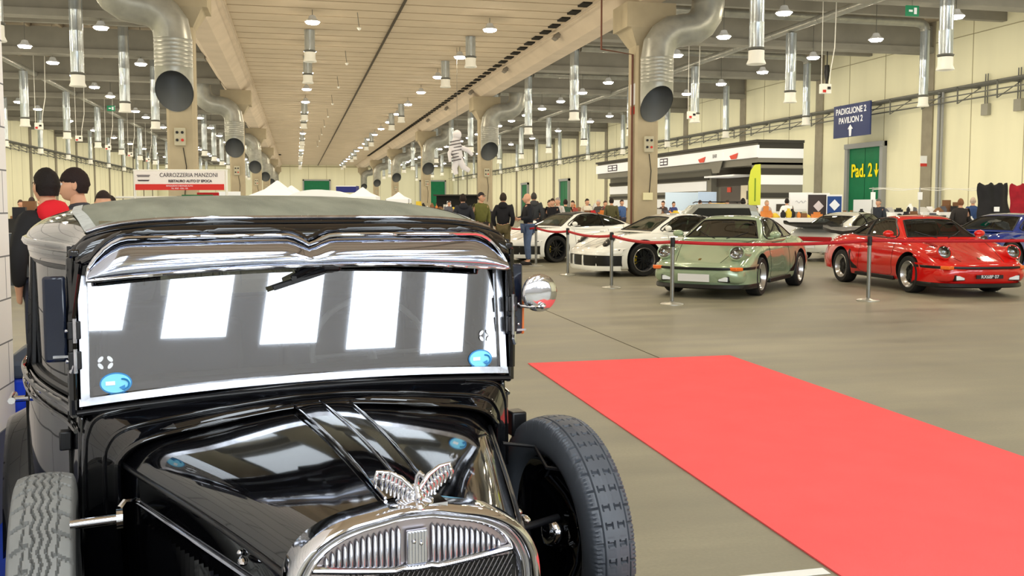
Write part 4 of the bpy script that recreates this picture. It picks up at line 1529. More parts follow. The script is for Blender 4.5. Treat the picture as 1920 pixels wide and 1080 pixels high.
def wheel(style, R, tw, s, parent, loc, steer=0):
    t = bpy.data.objects.new('wheel', None); COL.objects.link(t); t.parent = parent; t.location = loc; t.rotation_euler = (0, 0, steer)
    Rm = RX(-pi/2) if s > 0 else RX(pi/2)       # lathe z -> outboard
    rr = R*.72
    b = MB()
    b.lathe([(rr, -tw/2), (R*.9, -tw/2), (R*.985, -tw/2+.02), (R, -tw/2+.05), (R, tw/2-.05), (R*.985, tw/2-.02), (R*.93, tw/2), (rr+.01, tw/2-.005), (rr, tw/2-.02)], 44, R=Rm, caps=False)
    b.build('tyre', m_tyre, t, smooth=40)
    rimm = {'fuchs': m_sil, 'dark': m_darkalloy, 'black': m_trim}[style]
    b = MB()
    b.lathe([(rr*1.01, tw/2-.012), (rr*.97, tw/2-.004), (rr*.93, tw/2-.02), (rr*.86, tw/2-.06), (rr*.74, tw/2-.085), (rr*.72, -tw/2)] if style == 'fuchs' else [(rr*1.01, tw/2-.012), (rr*.97, tw/2-.004), (rr*.93, tw/2-.02), (rr*.88, tw/2-.075), (rr*.86, -tw/2)], 44, R=Rm, caps=False)
    b.build('rim', m_sil if style != 'black' else m_darkalloy, t, smooth=40)
    b = MB()
    ns = 5
    zf = tw/2-.055
    for k in range(ns):
        a0 = 2*pi*k/ns
        if style == 'fuchs':
            poly = [(.03, -.04), (rr*.45, -.055), (rr*.70, -.036), (rr*.72, 0), (rr*.70, .036), (rr*.45, .055), (.03, .04)]
            M = Rm.to_4x4() @ Matrix.Rotation(a0, 4, 'Z')
            b.prism(poly, zf-.03, zf-.012, M)
        else:
            for dq in (-1, 1):
                poly = [(.04, dq*.012-.012), (rr*.9, dq*.055-.011), (rr*.9, dq*.055+.011), (.04, dq*.012+.012)]
                M = Rm.to_4x4() @ Matrix.Rotation(a0, 4, 'Z')
                b.prism(poly, zf-.03, zf+.012, M)
    b.lathe([(.075, zf-.04), (.07, zf-.005), (.05, zf+.004), (.001, zf+.006)], 24, R=Rm, caps=False)
    b.build('spokes', m_trim if style == 'fuchs' else rimm, t, smooth=30)
    b = MB(); b.lathe([(rr*.80, -.03), (rr*.80, -.015), (.001, -.012)], 32, R=Rm, caps=False)
    b.build('brake_disc', mat('disc_steel', (70, 70, 72), .35, metal=.8), t, smooth=30)
    if style != 'fuchs':
        b = MB()
        v = []
        for r_ in (rr*.5, rr*.82):
            for k in range(7):
                a = lerp(-.55, .55, k/6); v.append(Rm @ Vector((-s*-1*r_*cos(a), r_*sin(a), .012)))
        b.add(v, [(k, k+1, k+8, k+7) for k in range(6)])
        o = b.build('brake_caliper', m_yelc, t, smooth=0); o.modifiers.new('s', 'SOLIDIFY').thickness = .05
    b = MB(); b.lathe([(rr*.9, -tw/2+.01), (.001, -tw/2+.01)], 24, R=Rm, caps=False); b.build('inner_disc', m_well, t)
    return t
def sports_car(label, kind, col, pos, fwd, wheels='fuchs', front='classic', roof=None, plate='white', steer=0.0, whale=False, metal=0.0, rough=.1, group=None):
    S = SPEC[kind]
    rz = atan2(fwd[1], fwd[0])
    car = thing('sports_car', label, 'car', (pos[0], pos[1], 0), rz)
    if group: car['group'] = group
    pm = paint('paint_%d_%d_%d' % col, col, rough, metal)
    body = bpy.data.objects.new('body', build_shell(S, pm)); COL.objects.link(body); body.parent = car
    bm_ = bmesh.new(); bm_.from_mesh(body.data); bmesh.ops.triangulate(bm_, faces=bm_.faces); bv = BVHTree.FromBMesh(bm_); bm_.free()
    rows = build_green(S)
    g = MB(); g.grid(rows)
    # roof and pillars: keep greenhouse faces outside the window shapes
    allrows = rows
    gm = bpy.data.meshes.new('g'); gm.from_pydata(g.v, [], g.f)
    bm_ = bmesh.new(); bm_.from_mesh(gm); gv = BVHTree.FromBMesh(bm_); bm_.free()
    bpy.data.meshes.remove(gm)
    XF = S['RZ'][-1][0]; k = 1 if kind == 'classic' else 1.0
    if kind == 'classic':
        side = [(.60, .925), (.33, 1.16), (.20, 1.235), (-.10, 1.255), (-.45, 1.22), (-.85, 1.085), (-1.12, .955), (-1.02, .93), (-.2, .925)]
        fr = [(.80, .63), (.36, .46)]; bkx = (-.72, -1.42)
    else:
        side = [(.74, .945), (.46, 1.14), (.22, 1.235), (-.1, 1.255), (-.45, 1.225), (-.9, 1.10), (-1.18, .975), (-1.05, .955), (-.2, .945)]
        fr = [(.95, .68), (.42, .48)]; bkx = (-.75, -1.55)
    def is_window(c, n):
        x, y, z = c
        if in_poly((x, z), side) and abs(y) > .40: return 'side'
        zb = tab(S['RZ'], x)
        if fr[1][0]-.02 < x < fr[0][0]+.0 and abs(y) < lerp(fr[1][1], fr[0][1], (x-fr[1][0])/(fr[0][0]-fr[1][0])) and z > lerp(.90, zb, .72): return 'front'
        if bkx[1] < x < bkx[0] and abs(y) < .44 and z > lerp(.90, zb, .7): return 'rear'
    # subdivide finely for smooth window edges
    fine = []
    N = 150
    for i in range(N+1):
        x = lerp(S['RZ'][0][0], XF, i/N)
        P = smooth_poly([(0, y, z) for y, z in gh_pt(S, x, 0)], 46)
        fine.append([(x, p.y, p.z) for p in P]+[(x, -p.y, p.z) for p in reversed(P[:-1])])
    q = MB(); q.grid(fine)
    keep = []; gl = {'side': [], 'front': [], 'rear': []}
    for f in q.f:
        c = [sum(q.v[i][j] for i in f)/4 for j in range(3)]
        wn = is_window(c, None)
        if wn: gl[wn].append(f)
        else: keep.append(f)
    r = MB(); r.v = q.v; r.f = keep; r.mi = [1 if (roof and abs(sum(q.v[i][1] for i in f)/4) < .47 and sum(q.v[i][2] for i in f)/4 > 1.1) else 0 for f in keep]
    r.build('roof_and_pillars', [pm, m_trim], car, smooth=50)
    for nm, key in (('side_window', 'side'), ('windscreen', 'front'), ('rear_window', 'rear')):
        for sgn in ((1, -1) if key == 'side' else (0,)):
            r = MB(); r.v = q.v; r.f = [f for f in gl[key] if sgn == 0 or q.v[f[0]][1]*sgn > 0]; r.mi = [0]*len(r.f)
            if r.f: r.build(nm, m_cglass, car, smooth=60)
    # dark surrounds following each glass
    b = MB()
    for s in (-1, 1):
        pts = []
        P = smooth_poly([(x, z, 0) for x, z in side], 60, closed=True)
        for p in P:
            loc, nrm, i_, d_ = gv.ray_cast(Vector((p.x, s*1.5, p.y)), Vector((0, -s, 0)))
            if loc: pts.append(loc+Vector((0, s*.004, 0)))
        if len(pts) > 4: b.tube(pts, .014, 5, closed=True)
    def onroof(x, y):
        loc, nrm, i_, d_ = gv.ray_cast(Vector((x, y, 3)), Vector((0, 0, -1)))
        return loc+Vector((0, 0, .004)) if loc else None
    for xa, ya, xb, yb in ((fr[0][0], fr[0][1], fr[1][0], fr[1][1]), (bkx[1], .44, bkx[0], .44)):
        P = [onroof(xa, lerp(-ya, ya, i/16)) for i in range(17)]+[onroof(lerp(xa, xb, i/12), lerp(ya, yb, i/12)) for i in range(13)]+[onroof(xb, lerp(yb, -yb, i/16)) for i in range(17)]+[onroof(lerp(xb, xa, i/12), -lerp(yb, ya, i/12)) for i in range(13)]
        P = [p for p in P if p]
        b.tube(P, .013, 5, closed=True)
    # B pillar
    for s in (-1, 1):
        P = []
        for z in (.92, 1.0, 1.1, 1.2, 1.25):
            loc, nrm, i_, d_ = gv.ray_cast(Vector((-.38, s*1.5, z)), Vector((0, -s, 0)))
            if loc: P.append(loc)
        if len(P) > 1: b.tube(P, .024, 5)
    b.build('window_seals', m_trim, car, smooth=60)
    # wheels
    for wx in (1, -1):
        for s in (1, -1):
            W = tab(S['W'], wx*S['WB']/2)
            wheel(wheels, S['R'], S['tw'], s, car, (wx*S['WB']/2, s*(W-S['tw']/2-.015), S['R']), steer if wx > 0 else 0)
    # interior
    b = MB(); b.box((-.1, 0, .70), (1.7, 1.30, .10))
    b.box((.68, 0, .86), (.25, 1.2, .10))
    for y in (-.36, .36):
        b.box((-.02, y, .78), (.50, .46, .12)); b.box((-.32, y, .98), (.16, .44, .46), RY(-.2)); b.box((-.37, y, 1.18), (.10, .22, .14))
    b.box((-.75, 0, .92), (.30, 1.0, .26))
    b.build('cockpit', m_seat, car, bevel=.03)
    b = MB(); yy = .36
    b.tube([(.42+.05*sin(a), yy+.18*cos(a), 1.0+.17*sin(a)) for a in [2*pi*i/24 for i in range(24)]], .014, 6, closed=True)
    b.tube([(.43, yy-.17, 1.0), (.43, yy+.17, 1.0)], .012, 5)
    b.build('steering_wheel', m_trim, car)
    b = MB(); b.box((.42, 0, 1.17), (.02, .22, .06)); b.build('rear_view_mirror', m_trim, car, bevel=.01)
    def bodyray(o, d):
        loc, nrm, i_, dd = bv.ray_cast(Vector(o), Vector(d))
        return loc, nrm
    # door and lid lines
    b = MB()
    for s in (-1, 1):
        for poly in ([(.62, .86), (.60, .5), (.52, .26), (-.45, .26), (-.52, .5), (-.50, .86)],):
            P = []
            for p in smooth_poly([(x, z, 0) for x, z in poly], 40):
                loc, nrm = bodyray((p.x, s*2, p.y), (0, -s, 0))
                if loc: P.append(loc+Vector((0, s*.001, 0)))
            b.tube(P, .0035, 4)
        P = []
        for x in [lerp(.92, S['W'][-1][0]-.16, i/14) for i in range(15)]:
            loc, nrm = bodyray((x, s*lerp(.60, .36, i_ if False else (x-.92)/(1.1)), 3), (0, 0, -1))
            if loc: P.append(loc+Vector((0, 0, .001)))
        b.tube(P, .004, 4)
    b.build('panel_gaps', m_dark, car)
    # door handles, mirrors
    for s in (-1, 1):
        loc, nrm = bodyray((-.30, s*2, .80), (0, -s, 0))
        if loc:
            q = MB(); q.box(loc+Vector((0, s*.012, 0)), (.15, .02, .022)); q.build('door_handle', pm if kind == 'modern' else m_trim, car, bevel=.006)
        mx = .62 if kind == 'classic' else .74
        q = MB(); q.ball((mx-.04, s*(.86 if kind == 'classic' else .95), .985 if kind == 'classic' else 1.0), (.055, .10, .062), 14, 10)
        q.box((mx-.02, s*(.80 if kind == 'classic' else .88), .935), (.06, .10, .03))
        mo_ = q.build('door_mirror', pm if kind != 'modern' else pm, car, smooth=60)
        q = MB(); q.ball((mx-.065, s*(.86 if kind == 'classic' else .95), .985 if kind == 'classic' else 1.0), (.035, .085, .05), 12, 8)
        q.build('mirror_glass', m_chr, mo_)
    # wheel arch trims / side sills
    b = MB()
    for s in (-1, 1):
        b.box((0, s*(.79 if kind == 'classic' else .86), .215 if kind == 'classic' else .17), (1.35, .06, .07))
    b.build('side_sill', m_trim, car, bevel=.01)
    if front == 'classic':
        for s in (-1, 1):
            yl = s*.605
            d = Vector((.90, 0, .42)).normalized()
            c = Vector((1.845, yl, .715))
            M3 = Vector((0, 0, 1)).rotation_difference(d).to_matrix()
            # fender tube
            b = MB()
            rows_ = []
            for t, r_, dz in ((-.72, .15, .21), (-.55, .15, .175), (-.38, .148, .12), (-.22, .138, .055), (-.08, .126, .012), (-.02, .122, 0), (.012, .114, 0)):
                cc = c+d*t+Vector((0, 0, dz))
                rows_.append([cc+M3 @ Vector((r_*cos(a), r_*sin(a), 0)) for a in [2*pi*i/32 for i in range(32)]])
            b.grid(rows_, cu=True)
            b.build('headlamp_bowl', pm, car, smooth=60)
            hl = MB()
            hl.lathe([(.126, -.01), (.130, .014), (.120, .028), (.106, .020)], 36, c, M3, caps=False)
            ho = hl.build('headlamp', pm, car, smooth=60)
            q = MB(); q.lathe([(.104, .014), (.085, -.02), (.05, -.05), (.001, -.06)], 30, c, M3, caps=False); q.build('reflector', m_chr, ho, smooth=60)
            q = MB(); q.ball(c+d*-.02, .022, 10, 8); q.build('bulb', m_white, ho)
            q = MB(); q.lathe([(.103, .02), (.08, .034), (.045, .043), (.001, .046)], 30, c, M3, caps=False); q.build('lens', m_lens, ho, smooth=60)
            # below the headlamps: indicators, fog lamps
            q = MB(); q.box((2.01, s*.605, .478), (.16, .26, .055), RZ(-s*.46)); q.build('indicator', m_amber, car, bevel=.012)
            q = MB(); q.box((2.045, s*.47, .315), (.10, .20, .095), RZ(-s*.18)); fo = q.build('fog_lamp', m_trim, car, bevel=.012)
            q = MB(); q.box((2.095, s*.465, .315), (.02, .16, .07), RZ(-s*.18)); q.build('lens', mat('fog_glass', (225, 228, 225), .15), fo, bevel=.008)
            # stone guards ahead of the rear wheels
            P = []
            pts = []
            for (x, z) in ((-.74, .30), (-.56, .30), (-.66, .50), (-.80, .66), (-.84, .60), (-.78, .45)):
                loc, nrm = bodyray((x, s*2, z), (0, -s, 0)); 
                if loc: pts.append(loc+Vector((0, s*.006, 0)))
            if len(pts) > 3:
                q = MB(); q.ngon(pts); oo = q.build('stone_guard', m_trim, car, smooth=0); oo.modifiers.new('s', 'SOLIDIFY').thickness = .006
        # bumper
        path = [(1.30, .815), (1.62, .80), (1.80, .765), (1.96, .68), (2.07, .50), (2.12, .25), (2.135, 0)]
        full_ = [(x, y) for x, y in path]+[(x, -y) for x, y in reversed(path[:-1])]
        P = smooth_poly([(x, y, 0) for x, y in full_], 50)
        def bump(name, m, zs):
            b = MB(); b.grid([[(p.x+ox*(1 if p.x > 1.5 else .4), p.y*(1+.0*ox), z) for p in P] for z, ox in zs]); return b.build(name, m, car, smooth=50)
        bp = bump('front_bumper', pm, [(.525, -.10), (.53, -.01), (.515, .02), (.49, .03), (.475, .02)])
        bump('bumper_rubber', m_trim, [(.500, .02), (.498, .045), (.478, .05), (.462, .045), (.455, .02)])
        bump('front_valance', pm, [(.455, .01), (.43, .02), (.34, .0), (.24, -.04), (.20, -.06)])
        bump('front_spoiler_lip', m_trim, [(.225, -.03), (.22, .0), (.17, .02), (.15, -.02), (.15, -.15)])
        # plates
        if plate == 'white':
            b = MB(); b.box((2.155, 0, .33), (.02, .52, .12), RY(.05)); b.build('number_plate', mat('plate_grey', (214, 212, 205), .5), car, bevel=.004)
        else:
            b = MB(); b.box((2.155, 0, .335), (.015, .46, .06)); po = b.build('number_plate', m_trim, car)
            text('plate_lettering', plate, .075, m_let, (2.166, 0, .335), Matrix(((0, 0, 1), (1, 0, 0), (0, 1, 0))), po, .001)
        b = MB(); loc, nrm = bodyray((1.86, 0, 3), (0, 0, -1)); b.box(loc+Vector((0, 0, .004)), (.055, .042, .006), RY(.45)); b.build('bonnet_badge', mat('gold_badge', (120, 96, 40), .3, metal=.8), car)
        b = MB()
        for s in (-1, 1):
            P2 = [Vector((.86, s*.12, .925)), Vector((.80, s*.40, .96)), Vector((.72, s*.52, .99))]
            b.tube([onroof(.84, s*.1) or P2[0], onroof(.74, s*.30) or P2[1], onroof(.66, s*.42) or P2[2]], .007, 5)
        b.build('wipers', m_trim, car)
    elif front == 'modern':
        for s in (-1, 1):
            c, nrm_ = bodyray((1.93, s*.64, 3), (0, 0, -1)); c = c-Vector((.0, 0, .012)); d = Vector((.62, s*.14, .76)).normalized()
            M3 = Vector((0, 0, 1)).rotation_difference(d).to_matrix()
            b = MB()
            rows_ = []
            for r_, h in ((1.0, .0), (.98, .02), (.8, .035), (.5, .045), (.001, .05)):
                rows_.append([c+M3 @ Vector((.17*r_*cos(a), .115*r_*sin(a), h)) for a in [2*pi*i/32 for i in range(32)]])
            b.grid(rows_, cu=True)
            ho = b.build('headlamp', m_trim, car, smooth=60)
            for i, (dx, dy) in enumerate(((.06, .04), (.06, -.04), (-.04, .04), (-.04, -.04))):
                q = MB(); q.ball(c+M3 @ Vector((dx, dy, .042)), .024, 10, 8); q.build('headlamp_lens', m_chr, ho)
        # lower intakes
        path = [(1.72, .885), (1.92, .83), (2.10, .72), (2.22, .55), (2.285, .30), (2.30, 0)]
        full_ = [(x, y) for x, y in path]+[(x, -y) for x, y in reversed(path[:-1])]
        P = smooth_poly([(x, y, 0) for x, y in full_], 50)
        def band(name, m, zs, a=0, c_=50):
            b = MB(); b.grid([[(p.x+ox, p.y, z) for p in P[a:c_]] for z, ox in zs]); return b.build(name, m, car, smooth=50)
        band('front_bumper', pm, [(.60, -.10), (.56, .0), (.50, .035), (.45, .045), (.44, .02)])
        band('air_intake', m_trim, [(.445, -.02), (.44, .03), (.30, .035), (.22, .02)])
        band('bumper_lip', pm, [(.23, .0), (.225, .05), (.17, .06), (.13, .04), (.12, -.1)])
        for y in (-.60, -.22, .22, .60):
            x = [p for p in P if abs(p.y-y) < .08]
            b = MB(); b.box((x[0].x+.03, y, .325), (.05, .05, .22)); b.build('intake_strut', pm, car, bevel=.01)
        b = MB(); b.box((2.31, 0, .42), (.02, .50, .12)); b.build('number_plate', mat('plate_grey', (214, 212, 205), .5), car)
        b = MB()
        for s in (-1, 1):
            loc, nrm = bodyray((1.72, s*2, .56), (0, -s, 0)); b.box(loc, (.20, .01, .02))
        b.build('side_marker', m_trim, car)
    # rear: lamps, bumper, grille
    zr_ = .60 if kind == 'classic' else .72
    xr = S['W'][0][0]
    b = MB(); b.box((xr+.03, 0, zr_), (.06, 1.30, .12)); b.build('rear_reflector_band', m_redl, car, bevel=.02)
    path = [(-1.55, .86), (-1.85, .82), (-2.08, .70), (-2.20, .45), (-2.24, 0)]
    full_ = path+[(x, -y) for x, y in reversed(path[:-1])]
    P = smooth_poly([(x, y, 0) for x, y in full_], 44)
    b = MB(); b.grid([[(p.x-ox, p.y, z) for p in P] for z, ox in ((.53, -.06), (.53, .02), (.46, .04), (.36, .03), (.26, -.03))]); b.build('rear_bumper', pm, car, smooth=50)
    b = MB(); b.box((-2.28, 0, .42), (.02, .5, .11)); b.build('rear_plate', mat('plate_grey', (214, 212, 205), .5), car)
    b = MB()
    for s in (-1, 1): b.cyl((-2.05, s*.42, .24), (-2.26, s*.42, .24), .04, n=14)
    b.build('exhaust', m_chr, car)
    if whale:
        b = MB()
        rows_ = []
        for x, wq, z in ((-1.30, .50, .96), (-1.55, .62, .93), (-1.85, .72, .95), (-2.12, .76, 1.0), (-2.26, .70, 1.04)):
            rows_.append([(x, lerp(-wq, wq, i/16), z+(.04 if abs(i-8) > 6 else 0)) for i in range(17)])
        b.grid(rows_); rows2 = [[(p[0], p[1], p[2]-.06) for p in r_] for r_ in rows_]; b.grid(rows2); b.grid([rows_[-1], rows2[-1]])
        b.grid([[r_[0] for r_ in rows_], [r_[0] for r_ in rows2]]); b.grid([[r_[-1] for r_ in rows_], [r_[-1] for r_ in rows2]])
        b.build('tail_spoiler', m_trim, car, smooth=40)
    return car
sports_car('pale green classic coupe with round headlights behind the rope, between white and red cars', 'classic', (154, 172, 138), (7.63, 15.24), (-.695, -.719), 'fuchs', 'classic', plate='white', steer=.0, metal=.25, rough=.16)
sports_car('bright red classic sports car with silver and black wheels behind the rope', 'classic', (206, 22, 18), (11.01, 14.85), (-.10, -.995), 'fuchs', 'classic', plate='RX68P 07', whale=True)
sports_car('white modern coupe with dark spoked wheels directly left of the green coupe', 'modern', (236, 234, 220), (8.13, 19.21), (-.988, -.136), 'dark', 'modern')
sports_car('white modern coupe with black roof, the farthest left of the displayed cars', 'modern', (238, 236, 224), (7.43, 24.43), (-.944, -.332), 'black', 'modern', roof='black')
sports_car('white sports car seen from behind with black tail spoiler, behind green and red cars', 'classic', (222, 220, 204), (15.05, 23.1), (cos(radians(28)), sin(radians(28))), 'fuchs', 'none', whale=True)
sports_car('blue sports car cut off by the right edge behind the red car', 'modern', (20, 44, 120), (15.9, 18.1), (-.97, -.25), 'dark', 'modern')
# ------------------------------------------------------------------ people
def skin_mesh(verts, edges, radii, levels=1, root=0):
    me = bpy.data.meshes.new('s')
    me.from_pydata([tuple(v) for v in verts], edges, [])
    o = bpy.data.objects.new('s', me); COL.objects.link(o)
    sk = o.modifiers.new('skin', 'SKIN'); sk.use_smooth_shade = True
    for i, r in enumerate(radii):
        rr = r if isinstance(r, tuple) else (r, r)
        me.skin_vertices[0].data[i].radius = rr
    me.skin_vertices[0].data[root].use_root = True
    ss = o.modifiers.new('sub', 'SUBSURF'); ss.levels = levels; ss.render_levels = levels
    return o
PEND = []
def finish_skins():
    bpy.context.view_layer.update()
    dg = bpy.context.evaluated_depsgraph_get()
    res = []
    for o, name, m, parent in PEND:
        me = bpy.data.meshes.new_from_object(o.evaluated_get(dg))
        me.name = name; me.materials.clear(); me.materials.append(m)
        me.shade_smooth()
        res.append((me, name, m, parent))
    for (o, name, m, parent), (me, *_r) in zip(PEND, res):
        bpy.data.objects.remove(o)
        n = bpy.data.objects.new(name, me); COL.objects.link(n); n.parent = parent
    PEND.clear()
SKIN = mat('skin', (206, 156, 124), .55)
SKIN2 = mat('skin_dark', (120, 84, 62), .55)
def head_mesh(c, yaw, pitch=0.0, sc=1.0, res=28):
    """facing +x in local space, c is the head centre"""
    b = MB(); R3 = RZ(yaw) @ RY(pitch)
    rows = []
    nv = int(res*.7)
    for i in range(nv+1):
        th = pi*i/nv
        row = []
        for k in range(res):
            ph = 2*pi*k/res
            x = cos(ph)*sin(th); y = sin(ph)*sin(th); z = cos(th)
            r = Vector((x*.096, y*.076, z*.118))
            f = max(0, x)
            if z < -.1:       # jaw narrows and comes forward
                t = min(1, (-z-.1)/.9); r.y *= 1-.30*t; r.x += .018*t*(1 if x > -.2 else -.6); 
                if x < 0: r.x *= 1-.35*t
            if z > 0: r.x -= .010
            # brow, eye sockets, nose, lips, chin
            if x > 0:
                r.x += .007*exp(-((z-.20)/.10)**2)*exp(-(y/.5)**2)
                for e in (-.38, .38):
                    r.x -= .011*exp(-((y-e)/.17)**2-((z-.03)/.09)**2)
                r.x += .030*exp(-(y/.11)**2)*exp(-((z+.22)/.14)**2)+.016*exp(-(y/.10)**2)*exp(-((z+.05)/.16)**2)
                r.x += .008*exp(-(y/.24)**2)*exp(-((z+.50)/.055)**2)+.007*exp(-(y/.22)**2)*exp(-((z+.62)/.06)**2)
                r.x += .010*exp(-(y/.25)**2)*exp(-((z+.85)/.10)**2)
            row.append(Vector(c)+R3 @ (r*sc))
        rows.append(row)
    b.grid(rows, cu=True)
    for s in (-1, 1):
        rr = []
        for i in range(9):
            th = pi*i/8
            rr.append([Vector(c)+R3 @ (Vector((-.008+.020*sin(th)*cos(a)-.004, s*(.074+.013*sin(th)*abs(sin(a/2))), -.004+.034*cos(th)+.0*a))*sc) for a in [2*pi*k/8 for k in range(8)]])
        b.grid(rr, cu=True)
    return b
def add_head(t, c, yaw, pitch, skin, hair, style, sc=1.0, res=28, eyes=True):
    R3 = RZ(yaw) @ RY(pitch)
    h = head_mesh(c, yaw, pitch, sc, res).build('head', skin, t, smooth=70)
    if eyes:
        b = MB()
        for s in (-1, 1):
            b.ball(Vector(c)+R3 @ (Vector((.081, s*.029, .006))*sc), .0115*sc, 10, 8)
        b.build('eyes', mat('eye_white', (206, 200, 192), .3), h)
        b = MB()
        for s in (-1, 1):
            b.ball(Vector(c)+R3 @ (Vector((.0895, s*.029, .006))*sc), .0055*sc, 8, 6)
        b.build('pupils', mat('pupil', (30, 22, 18), .3), h)
        b = MB()
        for s in (-1, 1):
            b.tube([Vector(c)+R3 @ (Vector((.094, s*.012, .030))*sc), Vector(c)+R3 @ (Vector((.092, s*.030, .035))*sc), Vector(c)+R3 @ (Vector((.082, s*.046, .028))*sc)], .0035*sc, 6)
        if hair is not None: b.build('eyebrows', hair, h)
        b = MB()
        b.tube([Vector(c)+R3 @ (Vector((.0945, y, -.066-.0*abs(y)))*sc) for y in (-.020, -.008, 0, .008, .020)], .0038*sc, 6)
        b.build('lips', mat('lips', (168, 96, 84), .5), h)
    if hair is not None and style != 'bald':
        b = MB(); rows = []
        res2 = res; nv = 16
        rr = random.Random(int(c[0]*100)+5)
        for i in range(nv+1):
            th = pi*.66*i/nv
            row = []
            for k in range(res2):
                ph = 2*pi*k/res2
                x = cos(ph)*sin(th); y = sin(ph)*sin(th); z = cos(th)
                lim = {'short': .62, 'cap': .52, 'fringe': .60, 'long': .72}.get(style, .62)
                # hairline: high at the front, low at the nape
                zl = .42 if x > .3 else (lerp(.02, .42, (x-.0)/.3) if x > 0 else lerp(-.52, .02, max(0, min(1, (x+.32)/.30))))
                if style == 'fringe' and x > .1: zl = .20+.05*sin(y*14)
                zz = max(z, zl)
                th2 = math.acos(max(-1, min(1, zz)))
                x = cos(ph)*sin(th2); y = sin(ph)*sin(th2)
                g = 1.075 if style != 'cap' else 1.12
                if z <= zl: g = 1.03
                g2 = g+(.035*rr.random() if style != 'cap' and z > zl else 0)+(.05*max(0, zz) if style in ('fringe', 'short') else 0)+(.05*max(0, x) if style == 'fringe' and z > zl else 0)
                row.append(Vector(c)+R3 @ (Vector((x*.096*g2-.010*(zz > 0), y*.076*g2, zz*.118*g2))*sc))
            rows.append(row)
        b.grid(rows, cu=True)
        if style == 'cap':
            b.grid([[Vector(c)+R3 @ (Vector((.07+.075*t, y, .045-.012*t))*sc) for y in (-.06, -.03, 0, .03, .06)] for t in (0, .5, 1)])
        b.build('hair' if style != 'cap' else 'cap', hair, h, smooth=60)
    return h
def person(label, x, y, face, H=1.74, top=(40, 40, 44), legs=(40, 44, 60), hair=(40, 30, 24), style='short', pose='stand', skin=SKIN,
           detail=1, headyaw=0.0, group=None, vest=None, shoes=(30, 28, 28)):
    """face: world angle the person faces"""
    t = thing('person', label, 'person', (x, y, 0), face, group)
    k = H/1.74
    V = {}
    def P(n, a, b_, c): V[n] = Vector((a, b_, c))*k
    P('pel', 0, 0, .94); P('waist', -.01, 0, 1.08); P('chest', 0, 0, 1.28); P('neck0', -.01, 0, 1.43); P('neck1', .0, 0, 1.50); P('headb', .01, 0, 1.585)
    for s, n in ((1, 'l'), (-1, 'r')):
        fw = {'stand': 0, 'walk': .16*s, 'wide': 0, 'talk': .03*s}.get(pose, 0)
        wd = {'wide': .05}.get(pose, 0)
        P('hip'+n, 0, s*.09, .90); P('knee'+n, .02+fw*.6, s*(.10+wd), .50); P('ank'+n, fw-.02, s*(.11+wd*1.5), .09); P('toe'+n, fw+.14, s*(.13+wd*1.6), .035)
        P('sh'+n, -.01, s*.165, 1.405)
        if pose in ('talk', 'work'):
            P('el'+n, .05, s*.235, 1.14); P('wr'+n, .26, s*.12, 1.12 if pose == 'talk' else 1.0)
        elif pose == 'pockets':
            P('el'+n, -.05, s*.245, 1.14); P('wr'+n, .06, s*.19, .93)
        elif pose == 'cross':
            P('el'+n, .06, s*.27, 1.15); P('wr'+n, .20, -s*.02, 1.20+.03*s)
        else:
            P('el'+n, -.02+fw*-.5, s*.225, 1.14); P('wr'+n, .04-fw*.8, s*.235, .89)
    names = []; idx = {}
    verts = []; edges = []; rad = []
    def v(n, r):
        idx[n] = len(verts); verts.append(V[n]); rad.append(tuple(q*k for q in (r if isinstance(r, tuple) else (r, r)))); return idx[n]
    def e(a, c): edges.append((idx[a], idx[c]))
    v('pel', (.125, .10)); v('waist', (.12, .09)); v('chest', (.15, .105)); v('neck0', (.075, .07)); v('neck1', .060); v('headb', .058)
    for a, c in (('pel', 'waist'), ('waist', 'chest'), ('chest', 'neck0'), ('neck0', 'neck1'), ('neck1', 'headb')): e(a, c)
    for n in 'lr':
        s = 1 if n == 'l' else -1
        v('hip'+n, .085); v('knee'+n, .055); v('ank'+n, .038); v('toe'+n, .035)
        e('pel', 'hip'+n); e('hip'+n, 'knee'+n); e('knee'+n, 'ank'+n); e('ank'+n, 'toe'+n)
        v('sh'+n, .058); v('el'+n, .042); v('wr'+n, .028)
        e('chest', 'sh'+n); e('sh'+n, 'el'+n); e('el'+n, 'wr'+n)
        if detail:
            d = (V['wr'+n]-V['el'+n]).normalized()
            sd = Vector((0, s, 0)); sd = (sd-d*sd.dot(d)).normalized(); up = d.cross(sd)
            V['palm'+n] = V['wr'+n]+d*.05*k; v('palm'+n, (.030, .016)); e('wr'+n, 'palm'+n)
            if detail > 1:
                for i, L in enumerate((.065, .075, .070, .055)):
                    base = V['palm'+n]+d*.035*k+up*(-.030+.02*i)*k
                    V['f%d%s' % (i, n)] = base; V['g%d%s' % (i, n)] = base+(d*.7-sd*.3)*L*.55*k; V['h%d%s' % (i, n)] = base+(d*.45-sd*.6)*L*1.0*k
                    v('f%d%s' % (i, n), .010); v('g%d%s' % (i, n), .009); v('h%d%s' % (i, n), .008)
                    e('palm'+n, 'f%d%s' % (i, n)); e('f%d%s' % (i, n), 'g%d%s' % (i, n)); e('g%d%s' % (i, n), 'h%d%s' % (i, n))
                V['t0'+n] = V['wr'+n]+d*.03*k-up*.035*k; V['t1'+n] = V['t0'+n]+(d*.6-up*.5-sd*.3)*.055*k
                v('t0'+n, .012); v('t1'+n, .009); e('palm'+n, 't0'+n); e('t0'+n, 't1'+n)
            else:
                V['hand'+n] = V['palm'+n]+d*.08*k; v('hand'+n, (.026, .012)); e('palm'+n, 'hand'+n)
    PEND.append((skin_mesh(verts, edges, rad), 'body', skin, t))
